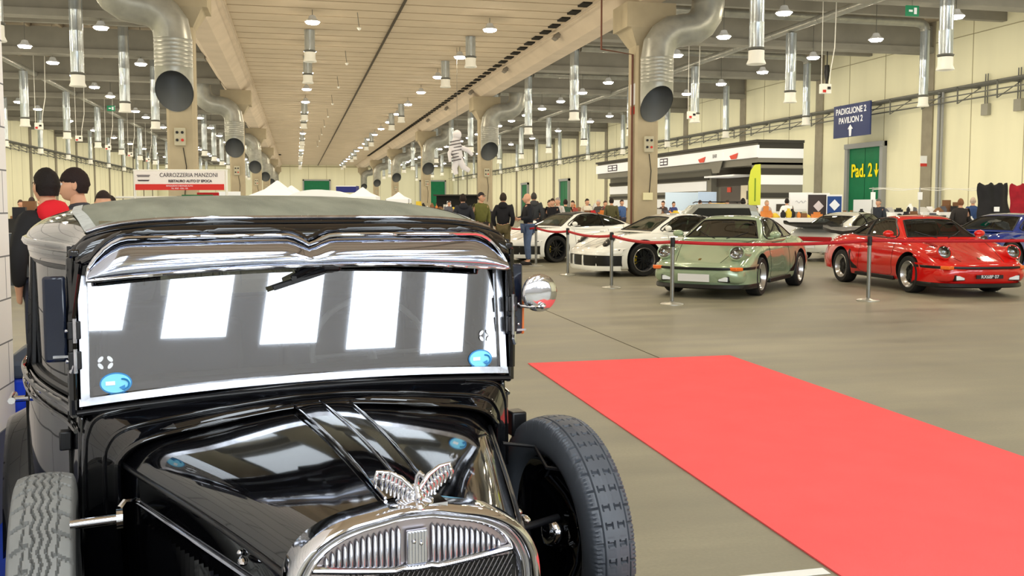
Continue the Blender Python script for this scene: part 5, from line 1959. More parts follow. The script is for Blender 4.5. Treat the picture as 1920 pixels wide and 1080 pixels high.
    # clothing as thicker skins over the same joints
    def garment(name, m, spec, es, root):
        vv = [V[n]+Vector(o)*k for n, r, o in spec]; ii = {n: i for i, (n, r, o) in enumerate(spec)}
        ed = [(ii[a], ii[c]) for a, c in es]
        PEND.append((skin_mesh(vv, ed, [tuple(q*k for q in (r if isinstance(r, tuple) else (r, r))) for n, r, o in spec], root=ii[root]), name, m, t))
    z0 = (0, 0, 0)
    topm = mat('cloth_%d_%d_%d' % top, top, .85, noise=.1, nscale=12)
    spec = [('pel', (.165, .135), (0, 0, .02)), ('waist', (.158, .125), z0), ('chest', (.195, .145), z0), ('neck0', (.125, .11), (0, 0, -.01)), ('neck1', (.082, .078), (0, 0, .0))]
    es = [('pel', 'waist'), ('waist', 'chest'), ('chest', 'neck0'), ('neck0', 'neck1')]
    for n in 'lr':
        V['cuff'+n] = V['el'+n].lerp(V['wr'+n], .93)
        spec += [('sh'+n, .092, z0), ('el'+n, .062, z0), ('cuff'+n, .045, z0)]
        es += [('chest', 'sh'+n), ('sh'+n, 'el'+n), ('el'+n, 'cuff'+n)]
    garment('jacket', topm, spec, es, 'chest')
    if vest:
        vm = mat('cloth_%d_%d_%d' % vest, vest, .85)
        garment('hood', vm, [('neck1', (.090, .078), (-.02, 0, .02)), ('neck0', (.13, .09), (-.05, 0, .03)), ('chest', (.13, .06), (-.11, 0, .08))], [('neck1', 'neck0'), ('neck0', 'chest')], 'chest')
    legm = mat('cloth_%d_%d_%d' % legs, legs, .85, noise=.12, nscale=14)
    spec = [('pel', (.145, .12), (0, 0, -.02))]; es = []
    for n in 'lr':
        V['hem'+n] = V['knee'+n].lerp(V['ank'+n], .95)
        spec += [('hip'+n, .105, z0), ('knee'+n, .074, z0), ('hem'+n, .062, z0)]
        es += [('pel', 'hip'+n), ('hip'+n, 'knee'+n), ('knee'+n, 'hem'+n)]
    garment('trousers', legm, spec, es, 'pel')
    b = MB()
    for n in 'lr':
        a, c = V['ank'+n], V['toe'+n]
        m_ = a.lerp(c, .45); ang = atan2(c.y-a.y, c.x-a.x)
        b.ball((m_.x, m_.y, .045*k), (.145*k, .052*k, .045*k), 14, 8, RZ(ang)); b.box((m_.x, m_.y, .012), (.27*k, .09*k, .024), RZ(ang))
    b.build('shoes', mat('shoe_%d' % shoes[0], shoes, .6), t, smooth=60)
    hm = mat('hair_%d_%d_%d' % hair, hair, .8, bump=.5, bscale=90) if hair else None
    add_head(t, V['headb']+Vector((.018, 0, .035))*k, headyaw, 0, skin, hm, style, k, 28 if detail else 16, eyes=detail > 0)
    return t
def pw(px, z):  # point on the floor seen at picture column px at forward distance z
    xc = (px-960)/F_PX*z
    return xc*cos(PSI)+z*sin(PSI), -xc*sin(PSI)+z*cos(PSI)
TOC = lambda x, y: atan2(-y, -x)       # angle that faces the viewer
BACK = lambda x, y: atan2(y, x)
# group standing behind the rope, left of the white car
person('man in dark hooded jacket, back turned, leftmost of the group behind the rope', 4.05, 22.9, BACK(4, 23)+.2, 1.76, (34, 36, 42), (40, 38, 36), (36, 26, 22), 'short', 'pockets', detail=1, vest=(34, 36, 42))
person('bearded man in olive green jacket and dark cap facing the camera in the group', 4.70, 23.9, TOC(5, 24)+.5, 1.82, (98, 98, 48), (44, 40, 38), (38, 32, 34), 'cap', 'pockets', detail=2, headyaw=.5)
person('man in black hooded jacket and olive trousers seen from behind', 4.92, 22.2, BACK(5, 23)-.1, 1.78, (22, 22, 26), (88, 78, 50), (48, 38, 30), 'short', 'pockets', detail=1, vest=(22, 22, 26))
person('bald man in black jacket and blue jeans in profile, using his hands', 5.62, 22.5, TOC(6, 24)-1.2, 1.78, (26, 28, 34), (84, 100, 128), None, 'bald', 'talk', detail=2, skin=SKIN)
person('man in dark quilted jacket seen from behind beside the silver post', 6.95, 27.1, BACK(6.6, 25), 1.86, (50, 52, 54), (36, 38, 46), (60, 56, 52), 'short', 'pockets', detail=1, vest=(60, 60, 60))
person('man in black T-shirt with a pale print standing right of the quilted jacket', 7.9, 28.4, TOC(7.9, 28)-.3, 1.70, (24, 24, 28), (40, 40, 48), (50, 36, 26), 'short', 'stand', detail=1)
finish_skins()
# two people close behind the vintage car
def near_head_person(label, x, y, face, H, top, hair, style, headyaw, collar=None, legs=(40, 44, 60), skin=SKIN):
    t = person(label, x, y, face, H, top, legs, hair, style, 'pockets', skin, 1, headyaw, vest=collar)
    return t
near_head_person('dark-haired man with red hood, back to the viewer, behind the vintage car roof', *pw(93, 6.3), BACK(-1.3, 5.7)+.5, 1.715, (30, 30, 32), (26, 20, 18), 'short', 0, (206, 30, 40))
near_head_person('young man in profile facing left with full dark hair behind the vintage car', *pw(149, 7.0), pi*.98, 1.745, (60, 60, 64), (34, 22, 20), 'fringe', .15)
x, y = pw(196, 8.5)
person('person in yellow-green vest just visible behind the vintage car roof', x, y, TOC(x, y), 1.60, (190, 200, 60), (40, 40, 50), (40, 30, 26), 'short', 'stand', detail=0)
x, y = pw(210, 14); person('person with dark hair behind the young man, near the banner stand', x, y, pi, 1.62, (60, 50, 40), (40, 40, 50), (36, 26, 22), 'short', 'stand', detail=0)
finish_skins()
crowd = [
 (1030, 31, (30, 32, 36), 'dark sweater', (60, 50, 40)), (1046, 30, (196, 190, 180), 'pale jumper', (150, 140, 130)), (1060, 33, (52, 76, 60), 'green jacket', (40, 30, 26)),
 (1074, 36, (150, 70, 60), 'reddish top', (50, 36, 28)), (1100, 36, (222, 214, 190), 'white sweater', (44, 34, 30)), (1122, 37, (70, 66, 60), 'grey-brown coat', (190, 180, 168)),
 (1134, 39, (120, 60, 50), 'brick red top', (70, 50, 36)), (1146, 33, (84, 80, 52), 'olive brown jacket', (36, 28, 26)), (1165, 38, (70, 96, 140), 'blue shirt', (60, 48, 40)),
 (1243, 42, (70, 58, 54), 'brown top beside the column', (60, 44, 36)), (1262, 43, (60, 70, 120), 'blue jumper', (70, 60, 50)), (1312, 43.2, (150, 60, 60), 'red shirt', (60, 40, 34)), (1330, 43.6, (210, 160, 90), 'orange-yellow top', (60, 44, 34)),
 (1352, 44, (216, 196, 150), 'cream shirt', (50, 36, 30)), (1362, 42, (222, 210, 176), 'cream coat, nearer of two', (70, 56, 44)), (1392, 30, (96, 112, 124), 'grey-blue shirt, tall, back turned', (30, 24, 22)),
 (1436, 36, (190, 170, 160), 'pale checked shirt', (176, 150, 120)), (1474, 35.4, (236, 234, 226), 'white T-shirt, leaning over a table', (34, 28, 26)), (1416, 31.5, (40, 36, 36), 'dark coat, bent low', (30, 24, 22)),
 (1646, 29.4, (44, 48, 56), 'dark waistcoat over white sleeves before the green door', (110, 104, 96)), (1799, 25.0, (44, 40, 38), 'black leather jacket at the clothes stall', (120, 80, 52)), (1822, 29.0, (50, 72, 112), 'blue shirt behind the leather jacket', (190, 170, 150)),
 (820, 60, (60, 60, 66), 'dark clothes left of the group', (50, 40, 30)), (700, 70, (40, 40, 44), 'dark clothes near the left tent', (40, 30, 24)), (742, 66, (130, 110, 96), 'beige clothes by the small column', (60, 50, 40)),
 (690, 52, (50, 44, 40), 'dark clothes beside the white tent', (40, 28, 24)), (500, 58, (120, 90, 60), 'brown coat near the left tents', (60, 50, 40)), (340, 40, (50, 56, 70), 'dark top under the banner', (40, 30, 26)),
 (292, 40, (60, 60, 64), 'grey top under the banner, left', (44, 34, 28)), (62, 24, (70, 76, 88), 'grey jacket at the far left stall', (60, 50, 44)), (40, 30, (170, 90, 90), 'pink top at the far left stall', (70, 50, 40)),
 (78, 34, (40, 40, 44), 'black top behind the far left stall', (40, 30, 30)), (842, 44, (90, 90, 96), 'grey coat by the dark tent', (70, 60, 54)), (1007, 40, (96, 60, 44), 'brown jacket behind the group', (70, 50, 40)),
]
for i, (px, z, top, what, hair) in enumerate(crowd):
    x, y = pw(px, z)
    H = 1.66+.1*((i*37) % 10)/10
    if 'bent' in what: H = 1.45
    person('person in '+what, x, y, (BACK(x, y) if ('back' in what or 'jacket' in what or 'leaning' in what) else TOC(x, y)+(-1)**i*.6), H, top, (44, 46, 58) if i % 3 else (70, 64, 54), hair, 'short', ('talk', 'stand', 'walk')[i % 3], SKIN, 0)
    if i % 8 == 7: finish_skins()
finish_skins()
# ------------------------------------------------------------------ rope posts and ribbon
posts = [(5.68, 21.93), (5.59, 18.9), (5.48, 15.76), (5.44, 12.9), (8.62, 12.72)]
pn = ['farthest, by the legs of the group', 'before the front wheel of the farther white coupe', 'before the nearer white coupe', 'before the green coupe', 'before the red car']
p0 = None
for (x, y), l in zip(posts, pn):
    if p0 is None:
        p0 = thing('rope_post', 'silver rope post ' + l, 'barrier post', (x, y, 0), 0, 'silver rope posts')
        MB().lathe([(.175, 0), (.175, .012), (.16, .022), (.05, .032), (.03, .05)], 32).build('foot_plate', mat('steel_plate', (200, 200, 190), .3, metal=.8), p0, smooth=50)
        MB().cyl((0, 0, .03), (0, 0, .93), .030, n=20).build('tube', mat('steel_tube', (150, 150, 146), .3, metal=.8), p0)
        MB().lathe([(.034, .86), (.036, .87), (.036, .985), (.030, 1.0), (.001, 1.003)], 20).build('belt_head', m_black, p0, smooth=40)
    else:
        dup(p0, (x, y, 0), label='silver rope post ' + l)
def ribbon(pts, lab, wid=.05):
    b = MB()
    up = []
    for p in pts: up.append(p)
    b.grid([[Vector(p)+Vector((0, 0, dz)) for p in pts] for dz in (-wid/2, wid/2)])
    o = tag(b.build('barrier_ribbon', mat('ribbon_red', (176, 24, 34), .6), smooth=60), lab, 'ribbon', 'red barrier ribbons')
    o.modifiers.new('s', 'SOLIDIFY').thickness = .003
def span(a, c, sag=.06, z=.935, n=16):
    return [(lerp(a[0], c[0], t), lerp(a[1], c[1], t), z-sag*4*t*(1-t)) for t in [i/n for i in range(n+1)]]
ribbon(span((5.3, 24.6), posts[0]), 'red ribbon running past the legs of the group')
for a, c, l in ((0, 1, 'red ribbon between the two farthest silver posts'), (1, 2, 'red ribbon in front of the white coupes'), (2, 3, 'red ribbon crossing the nearer white coupe nose'), (3, 4, 'red ribbon stretched across the green coupe'),):
    ribbon(span(posts[a], posts[c], .05), l)
ribbon(span(posts[4], (12.6, 12.5), .02), 'red ribbon stretched across the red car')

# ------------------------------------------------------------------ things at the far left beside the vintage car
t = thing('wheelie_bin', 'blue wheelie bin with dark grey lid between white wall and vintage car', 'bin', (-1.18, 5.25, 0), .1)
m_blue = mat('bin_blue', (20, 70, 220), .45)
b = MB()
rows = [[(-.20, -.20, .05), (.20, -.20, .05), (.20, .20, .05), (-.20, .20, .05)], [(-.25, -.26, .62), (.25, -.26, .62), (.25, .26, .62), (-.25, .26, .62)]]
b.grid(rows, cu=True); b.ngon(rows[0], True); b.ngon(rows[1])
b.build('bin_body', m_blue, t, smooth=0, bevel=.02)
b = MB(); b.box((0, -.265, .40), (.34, .012, .32)); b.build('bin_panel', mat('bin_blue2', (18, 60, 196), .5), t, bevel=.01)
b = MB(); rows = [[(-.27, -.28, .62), (.27, -.28, .62), (.27, .28, .62), (-.27, .28, .62)], [(-.27, -.28, .70), (.27, -.28, .70), (.27, .28, .70), (-.27, .28, .70)], [(-.18, -.20, .76), (.18, -.20, .76), (.18, .22, .76), (-.18, .22, .76)]]
b.grid(rows, cu=True); b.ngon(rows[-1]); b.ngon(rows[0], True)
b.build('bin_lid', mat('bin_lid_grey', (64, 72, 84), .5), t, smooth=0, bevel=.015)
b = MB(); b.cyl((-.22, .18, .09), (-.26, .18, .09), .09, n=18); b.cyl((.22, .18, .09), (.26, .18, .09), .09, n=18); b.build('bin_wheel', m_black, t)
t = thing('storage_box', 'rust red metal box standing behind the blue wheelie bin', 'box', (-1.14, 5.85, 0))
MB().box((0, 0, .53), (.42, .5, 1.06)).build('box_body', mat('rust_red', (160, 66, 40), .6), t, bevel=.02)
MB().box((0, 0, 1.07), (.46, .54, .04)).build('box_lid', mat('rust_red2', (186, 80, 52), .5), t, bevel=.01)

# ------------------------------------------------------------------ banner stall
x, y = pw(340, 14.2)
t = thing('restorer_banner', 'white and red banner of a car restorer on a frame above the vintage car roof', 'banner', (x, y, 0), -PSI)
bw = 1.37
b = MB(); b.box((0, 0, 1.86), (bw, .02, .28)); b.build('banner_cloth', mat('banner_white', (232, 222, 208), .7), t)
b = MB(); b.box((0, -.012, 1.755), (bw-.02, .012, .09)); b.build('red_band', mat('banner_red', (204, 50, 42), .6), t)
RF = Matrix(((1, 0, 0), (0, 0, -1), (0, 1, 0)))
m_ink = mat('ink_dark', (60, 50, 56), .6)
text('lettering', 'CARROZZERIA MANZONI', .088, m_ink, (.14, -.014, 1.935), RF, t, .001, sx=.86)
text('lettering', "RESTAURO AUTO D' EPOCA", .052, m_ink, (.16, -.014, 1.845), RF, t, .001, sx=1.0, bold=.002)
text('small_lettering', 'RIPARAZIONI E RESTAURI AUTO', .028, m_let, (0, -.022, 1.772), RF, t, .001)
text('small_lettering', 'TEL. 0523 - CELL. 335', .028, m_let, (0, -.022, 1.735), RF, t, .001)
b = MB()
for z, w_ in ((1.935, .20), (1.915, .18), (1.86, .18), (1.85, .16)): b.box((-.55, -.014, z), (w_, .006, .010))
b.build('printed_emblem', m_ink, t, smooth=0)
b = MB()
for s in (-1, 1): b.cyl((s*.70, .03, 0), (s*.70, .03, 2.02), .02, n=8)
b.cyl((-.72, .03, 2.01), (.72, .03, 2.01), .015, n=8); b.cyl((-1.0, .03, 1.60), (.50, .03, 1.60), .018, n=8)
b.build('stand', m_whitepl, t)
# framed display below
for i, (px, z, w_, h, zc, col, lab) in enumerate([
    (300, 15, .9, .22, 1.50, (226, 226, 220), 'white display board under the banner, left'), (372, 15, .5, .26, 1.52, (46, 110, 70), 'green display board under the banner'),
    (392, 15.4, .36, .34, 1.52, (180, 28, 36), 'red pop-up display under the banner, right'), (350, 16, .30, .20, 1.54, (70, 70, 74), 'dark picture board under the banner'), (432, 17, .40, .22, 1.62, (236, 236, 230), 'white notice beside the second left column')]):
    x, y = pw(px, z)
    t = thing('display_board', lab, 'display board', (x, y, 0), -PSI)
    MB().box((0, 0, zc), (w_, .03, h)).build('board', mat('board_%d_%d_%d' % col, col, .6), t, bevel=.004)
    b = MB()
    for s in (-1, 1): b.cyl((s*w_*.42, .03, 0), (s*w_*.42, .03, zc+h/2), .012, n=6)
    b.build('stand', m_rail, t)

# ------------------------------------------------------------------ white tents, navy canopy at the far end of the nave
def tent(px, z, w_, ze, zp, lab, col=(240, 240, 236)):
    x, y = pw(px, z)
    t = thing('pavilion_tent', lab, 'tent', (x, y, 0), -PSI)
    b = MB(); h = w_/2
    base = [(-h, -h, ze), (h, -h, ze), (h, h, ze), (-h, h, ze)]
    mid = [(v[0]*.45, v[1]*.45, lerp(ze, zp, .42)) for v in base]
    top = [(v[0]*.03, v[1]*.03, zp) for v in base]
    b.grid([[(v[0], v[1], ze-.25) for v in base], base, mid, top], cu=True)
    b.build('canopy', mat('tent_%d' % col[0], col, .8), t, smooth=0)
    b = MB()
    for v in base: b.cyl((v[0]*.97, v[1]*.97, 0), (v[0]*.97, v[1]*.97, ze), .03, n=6)
    b.build('legs', m_rail, t)
tent(522, 62, 3.0, 2.15, 3.15, 'white peaked tent left of the far green door')
tent(548, 68, 2.4, 2.2, 2.95, 'second white peaked tent, partly behind the first')
tent(681, 64, 2.1, 2.1, 2.75, 'white peaked tent right of the far green door')
tent(748, 60, 1.5, 1.9, 2.35, 'small pale tent by a far right nave column')
t = thing('navy_canopy', 'navy blue rectangular canopy before the far wall', 'canopy', (*pw(653, 80), 0), -PSI)
MB().box((0, 0, 2.9), (1.7, 1.6, .55)).build('canopy_box', mat('canopy_navy', (34, 42, 110), .6), t)
MB().box((0, -.82, 3.14), (1.72, .04, .06)).build('canopy_edge', m_white, t)
b = MB(); [b.cyl((sx*.8, sy*.75, 0), (sx*.8, sy*.75, 2.7), .03, n=6) for sx in (-1, 1) for sy in (-1, 1)]; b.build('posts', m_rail, t)
# inflatable arch behind the car roof
x, y = pw(605, 30)
b = MB(); b.tube([(2.0*cos(a)*1.0, 0, .9+.95*sin(a)) for a in [pi*i/24 for i in range(25)]], .07, 10)
b.build('x', m_white) if False else None
t = thing('white_caravan', 'low white vehicle with long curved roof behind the vintage car roof', 'vehicle', (x, y, 0), -PSI)
b = MB(); rows = []
for i in range(21):
    u = -1+2*i/20; hh = 1.05+.93*(1-abs(u)**2.2)**.6
    rows.append([(u*1.30*1.15, v, lerp(.35, hh, 1) if k else .35) for k, v in ((0, -.85), (1, -.80), (1, 0), (1, .80), (0, .85))])
b.grid(rows); b.build('body_shell', m_white, t, smooth=40)
b = MB(); b.box((0, -.83, 1.36), (1.5, .04, .18)); b.build('window_band', m_cglass, t)
b = MB(); [b.cyl((sx*1.0, -.9, .3), (sx*1.0, .9, .3), .3, n=20) for sx in (-1, 1)]; b.build('wheels', m_tyre, t)
# round emblem discs in the nave
for px, z, zz, r, l in ((583, 70, 3.4, .30, 'white round sign on a stand right of the tents'), (560, 74, 3.45, .26, 'pale ring sign on a stand beside the tents')):
    x, y = pw(px, z); t = thing('round_sign', l, 'sign', (x, y, 0), -PSI)
    MB().cyl((0, -.03, zz-1.3), (0, .03, zz-1.3), r*1.4, n=24).build('disc', m_white, t)
    MB().cyl((0, 0, 0), (0, 0, zz-1.4), .03, n=6).build('pole', m_rail, t)

# ------------------------------------------------------------------ striped booth along the right wall
bx, by0, by1 = 20.0, 37.9, 60.5
t = thing('service_booth', 'long low booth with grey and white stripes along the right wall', 'booth', (bx, by0, 0))
m_gst = mat('booth_grey', (126, 122, 108), .7); m_dst = mat('booth_dark', (58, 56, 50), .7); m_wst = mat('booth_white', (240, 240, 236), .6)
Ly = by1-by0; D = 2.2
b = MB()
b.box2((.0, 0, 3.3), (D, Ly, 4.30)); b.box2((.9, 6.7, 0), (D, Ly, 3.4)); b.box2((0, 0, 0), (D, .6, 3.4)); b.box2((1.3, .6, 0), (D, 6.7, 3.3))
b.build('booth_walls', m_gst, t, smooth=0)
b = MB(); b.box2((-.15, -.1, 4.28), (D, Ly, 4.40)); b.build('booth_roof', m_dst, t, smooth=0)
b = MB(); b.box2((-.12, -.12, 3.62), (-.02, Ly, 4.16)); b.build('white_fascia', m_wst, t, smooth=0)
b = MB()
for z0, z1 in ((3.60, 4.02), (2.42, 2.84), (1.2, 1.78)): b.box2((-.02, -.03, z0), (D, -.005, z1))
b.build('white_stripes', m_wst, t, smooth=0)
b = MB()
for z0, z1 in ((4.04, 4.26), (2.88, 3.14), (1.84, 2.05)): b.box2((-.02, -.035, z0), (D, -.006, z1))
b.build('dark_stripes', m_dst, t, smooth=0)
b = MB()
for z0, z1 in ((2.25, 2.75), (1.35, 1.85)): b.box2((.86, 7.2, z0), (.89, Ly, z1))
b.build('white_panels', m_wst, t, smooth=0)
b = MB(); b.box2((.84, 6.9, 2.82), (.89, Ly, 3.0)); b.box2((.84, 7.2, 1.95), (.89, Ly, 2.1)); b.build('dark_bands', m_dst, t, smooth=0)
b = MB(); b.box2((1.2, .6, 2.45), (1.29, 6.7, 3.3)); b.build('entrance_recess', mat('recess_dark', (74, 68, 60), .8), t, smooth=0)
b = MB(); b.box2((1.2, 3.6, 0), (1.27, 6.2, 2.45)); b.build('entrance_door', mat('door_brown', (92, 84, 76), .6), t, smooth=0)
b = MB(); b.box2((1.16, 5.0, 2.15), (1.19, 5.4, 2.4)); b.build('red_door_sign', mat('exit_red', (210, 70, 50), .5), t, smooth=0)
b = MB(); b.box2((.9, .6, 0), (1.28, 3.4, 2.45)); pw_ = b.build('cream_partition', mat('cream_panel', (226, 214, 184), .7), t, smooth=0)
for yy, zz in ((2.6, 2.0), (1.6, 2.1), (2.5, 1.4)):
    b = MB(); b.box2((.87, yy-.16, zz-.22), (.89, yy+.16, zz+.18)); b.build('pictogram', m_dst, pw_, smooth=0)
b = MB(); b.box2((-.1, 2.2, 2.86), (1.2, 5.4, 2.94)); b.build('white_canopy', m_wst, t, smooth=0)  # plain white slab over the booth entrance
b = MB(); b.box2((-.24, 3.1, 3.62), (-.12, 4.7, 4.06)); pb = b.build('fascia_plate', m_wst, t, smooth=0)
b = MB(); b.prism([(-.7, 0), (.7, 0), (.35, -.55), (-.35, -.55)], 0, .03, Matrix.Translation((-.16, 3.9, 3.60)) @ RW.to_4x4()); b.build('canopy_bracket', m_gst, t, smooth=0)
for yy in (5.6, 2.1):
    b = MB()
    b.prism([(-.42, .02), (.42, .12), (.25, -.14), (-.25, -.14)], 0, .02, Matrix.Translation((-.14, yy, 3.78)) @ RW.to_4x4())
    b.build('red_swoosh', mat('exit_red', (210, 70, 50), .5), t, smooth=0)
text('fascia_lettering', 'BAR', .26, mat('grey_letters', (120, 120, 118), .6), (-.255, 3.9, 3.86), RW, t, .003)
for yy, w_ in ((10.6, 1.1), (19.2, 1.8)):
    b = MB(); b.box2((-.14, yy-w_/2, 3.70), (-.122, yy+w_/2, 4.08)); pn_ = b.build('fascia_pictogram', m_ink, t, smooth=0)
    for k_ in (-1, 1):
        b = MB(); b.box2((-.15, yy+k_*w_*.24-.18*w_, 3.76), (-.141, yy+k_*w_*.24+.18*w_, 3.86)); b.box2((-.15, yy+k_*w_*.24-.18*w_, 3.92), (-.141, yy+k_*w_*.24+.18*w_, 4.02)); b.build('pictogram_cells', m_let, pn_, smooth=0)
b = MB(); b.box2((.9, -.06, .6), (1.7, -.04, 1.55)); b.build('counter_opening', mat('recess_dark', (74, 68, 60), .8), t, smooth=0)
# yellow feather flag, notice boards before the booth
x, y = pw(1413, 36.5)
t = thing('feather_flag', 'yellow-green feather flag at the corner of the striped booth', 'flag', (x, y, 0), -PSI)
b = MB(); fl = [(-.22, 1.5), (-.24, 2.4), (-.16, 2.85), (.0, 3.08), (.22, 3.1), (.24, 2.6), (.24, 1.5)]
b.prism(fl, -.008, .008, Matrix.Rotation(pi/2, 4, 'X')); b.build('flag_cloth', mat('flag_lime', (206, 212, 70), .7), t, smooth=0)
b = MB(); b.box((.02, -.012, 2.1), (.05, .006, .9)); b.build('flag_mark', mat('flag_green', (110, 140, 40), .7), t, smooth=0)
MB().cyl((-.25, 0, 0), (-.25, 0, 2.4), .014, n=6).build('flag_pole', m_rail, t)
for px, z, w_, zc, h, col, inn, lab in ((1546, 33.5, .74, 1.46, .82, (60, 52, 52), (210, 200, 200), 'dark poster board with pale lettering left of the blue diamond board'), (1563, 33.2, .50, 1.50, .62, (36, 70, 130), (230, 234, 238), 'blue board with white diamond left of the green door'),
        (1500, 35.5, .84, 1.62, .60, (240, 240, 238), (170, 170, 176), 'white board with faint grey script beside the booth wall')):
    px = px if px != 1546 else 1533
    x, y = pw(px, z); t = thing('notice_board', lab, 'notice board', (x, y, 0), -PSI)
    MB().box((0, .02, zc), (w_+.06, .02, h+.12)).build('backing', m_white, t)
    MB().box((0, 0, zc), (w_, .02, h)).build('panel', mat('nb_%d_%d_%d' % col, col, .6), t)
    b = MB()
    if 'diamond' in lab:
        b.prism([(0, .2), (.19, 0), (0, -.2), (-.19, 0)], 0, .01, Matrix.Translation((0, -.012, zc)) @ Matrix.Rotation(pi/2, 4, 'X'))
    elif 'script' in lab:
        b.tube([(-.2+.045*i, -.014, zc+.05*sin(i*1.7)) for i in range(10)], .01, 5)
    else:
        for i in range(6): b.box((0, -.014, zc+.3-.12*i), (w_*(.75 if i % 2 else .55), .006, .06))
    b.build('print', mat('nbi_%d' % inn[0], inn, .6), t, smooth=0)
    b = MB(); [b.cyl((s*w_*.45, .04, 0), (s*w_*.45, .04, zc), .015, n=6) for s in (-1, 1)]; b.build('stand', m_rail, t)
for px, z, w_, h, zc, col, lab in ((1278, 47, 1.7, 1.9, 1.2, (214, 232, 244), 'pale blue printed wall panel in front of the booth'), (1325, 45.5, .9, 1.9, 1.2, (190, 212, 236), 'narrow light blue banner beside the booth entrance'), (1345, 43, .7, .6, 1.3, (240, 200, 110), 'yellow display box by the booth entrance'),
        (1140, 60, 2.0, .7, .9, (232, 232, 228), 'white counter front left of the nearest right column'), (1440, 37, 1.6, 1.1, .7, (236, 234, 226), 'white counter in front of the striped booth end')):
    x, y = pw(px, z); t = thing('stand_panel', lab, 'panel', (x, y, 0), -PSI)
    MB().box((0, 0, zc), (w_, .06, h)).build('panel', mat('sp_%d_%d_%d' % col, col, .6), t, bevel=.01)
    MB().box((0, 0, .05), (w_*.9, .3, .1)).build('foot', m_rail, t)

# ------------------------------------------------------------------ market stalls with goods
cols = [(28, 28, 32), (236, 234, 228), (190, 40, 40), (60, 70, 110), (220, 190, 60), (120, 84, 54), (70, 100, 76), (200, 196, 186), (90, 90, 96), (214, 130, 60)]
words = {0: 'black', 1: 'white', 2: 'red', 3: 'blue', 4: 'yellow', 5: 'brown', 6: 'green', 7: 'cream', 8: 'grey', 9: 'orange'}
gm = [mat('goods_%d' % i, c, .6) for i, c in enumerate(cols)]
def goods_mesh(kind, s, r_):
    b = MB()
    if kind == 0: b.box((0, 0, s*.5), (s*1.3, s, s))
    elif kind == 1: b.lathe([(s*.3, 0), (s*.45, s*.2), (s*.45, s*.8), (s*.2, s*1.1), (s*.2, s*1.3)], 10)
    elif kind == 2: b.lathe([(s*.7, 0), (s*.75, s*.1), (s*.3, s*.6), (.001, s*.7)], 12)
    else:
        b.box((0, 0, s*.3), (s*1.6, s*.9, s*.6)); b.box((0, 0, s*.75), (s*.9, s*.7, s*.35))
    return b
kn = ['box', 'jar', 'hat', 'model_part']
gcache = {}
used_g = {}
def stall(px, z, w_, lab, tcol, n, seed, ht=.80, where='', sel=None):
    x, y = pw(px, z); t = thing('market_table', lab, 'table', (x, y, 0), -PSI)
    MB().box((0, 0, ht-.02), (w_, .8, .04)).build('table_top', m_white, t)
    b = MB(); b.grid([[(-w_/2, -.40, 0.04), (w_/2, -.40, .04)], [(-w_/2, -.405, ht), (w_/2, -.405, ht)]]); 
    b.grid([[(-w_/2, -.40, .04), (-w_/2, .40, .04)], [(-w_/2, -.40, ht), (-w_/2, .40, ht)]]); b.grid([[(w_/2, -.40, .04), (w_/2, .40, .04)], [(w_/2, -.40, ht), (w_/2, .40, ht)]])
    b.build('table_cloth', mat('tc_%d_%d_%d' % tcol, tcol, .85), t)
    r_ = random.Random(seed)
    for i in range(n):
        k = r_.randrange(4); c = r_.randrange(10) if sel is None else r_.choice(sel); s = r_.uniform(.12, .26)
        key = (k, c)
        ux = -w_/2+.12+(w_-.24)*(i+.5)/n; uy = r_.uniform(-.25, .25)
        wx = x+ux*cos(PSI)+uy*sin(PSI); wy = y-ux*sin(PSI)+uy*cos(PSI)
        if key not in gcache:
            o = goods_mesh(k, .18, r_).build(kn[k], gm[c], smooth=40); gcache[key] = o
        else:
            o = gcache[key].copy(); COL.objects.link(o)
        o.location = (wx, wy, ht); o.rotation_euler = (0, 0, r_.uniform(0, 3)); o.scale = (s/.18,)*3
        tag(o, '%s %s on the %s, %s item from the left' % (words[c], ['box', 'jar', 'domed hat', 'spare part'][k], where, ORD[i] if i < 20 else 'far'), ['box', 'jar', 'hat', 'part'][k], 'goods on the '+where)
        if r_.random() < .45 and k == 0:
            o2 = gcache[key].copy(); COL.objects.link(o2); o2.location = (wx, wy, ht+s); o2.rotation_euler = (0, 0, r_.uniform(0, 3)); o2.scale = (s/.22,)*3
            tag(o2, '%s box stacked on top, %s, %s stack from the left' % (words[c], where, ORD[i] if i < 20 else 'far'), 'box', 'goods on the '+where)
BW = [0, 1, 8, 1, 0, 7, 5]
stall(1700, 31.0, 3.4, 'long stall table of black and white goods behind the red car', (40, 90, 80), 17, 1, 1.06, 'stall behind the red car', BW)
stall(1722, 33.2, 3.2, 'second stall table farther back behind the red car', (230, 228, 222), 16, 2, 1.25, 'second stall behind the red car', BW)
stall(1590, 29.6, 1.6, 'stall table with dark goods before the green door', (60, 60, 60), 9, 3, 1.0, 'stall before the green door', BW)
stall(1790, 27.2, 1.6, 'green-fronted stall table beside the open lids', (30, 96, 84), 6, 4, .96, 'green-fronted stall', BW)
stall(1480, 33, 2.6, 'stall table with yellow goods behind the white rear-facing car', (238, 236, 230), 12, 5, 1.05, 'yellow goods stall', [4, 4, 5, 9, 0, 7])
stall(1290, 40.3, 3.2, 'stall table with colourful goods behind the white coupe', (232, 230, 226), 15, 6, 1.1, 'colourful stall by the booth', None)
stall(1085, 34, 3.0, 'stall table with mixed goods behind the group', (60, 48, 44), 14, 7, 1.1, 'stall behind the group', None)
stall(1110, 41, 3.6, 'stall table with brown goods farther behind the group', (150, 128, 96), 14, 8, 1.25, 'farther stall behind the group', [5, 7, 5, 0, 8, 9])
stall(790, 50, 4.4, 'stall table of brass and white goods right of the vintage car roof', (180, 160, 110), 18, 9, 1.3, 'stall right of the car roof', [4, 5, 7, 1, 0, 9])
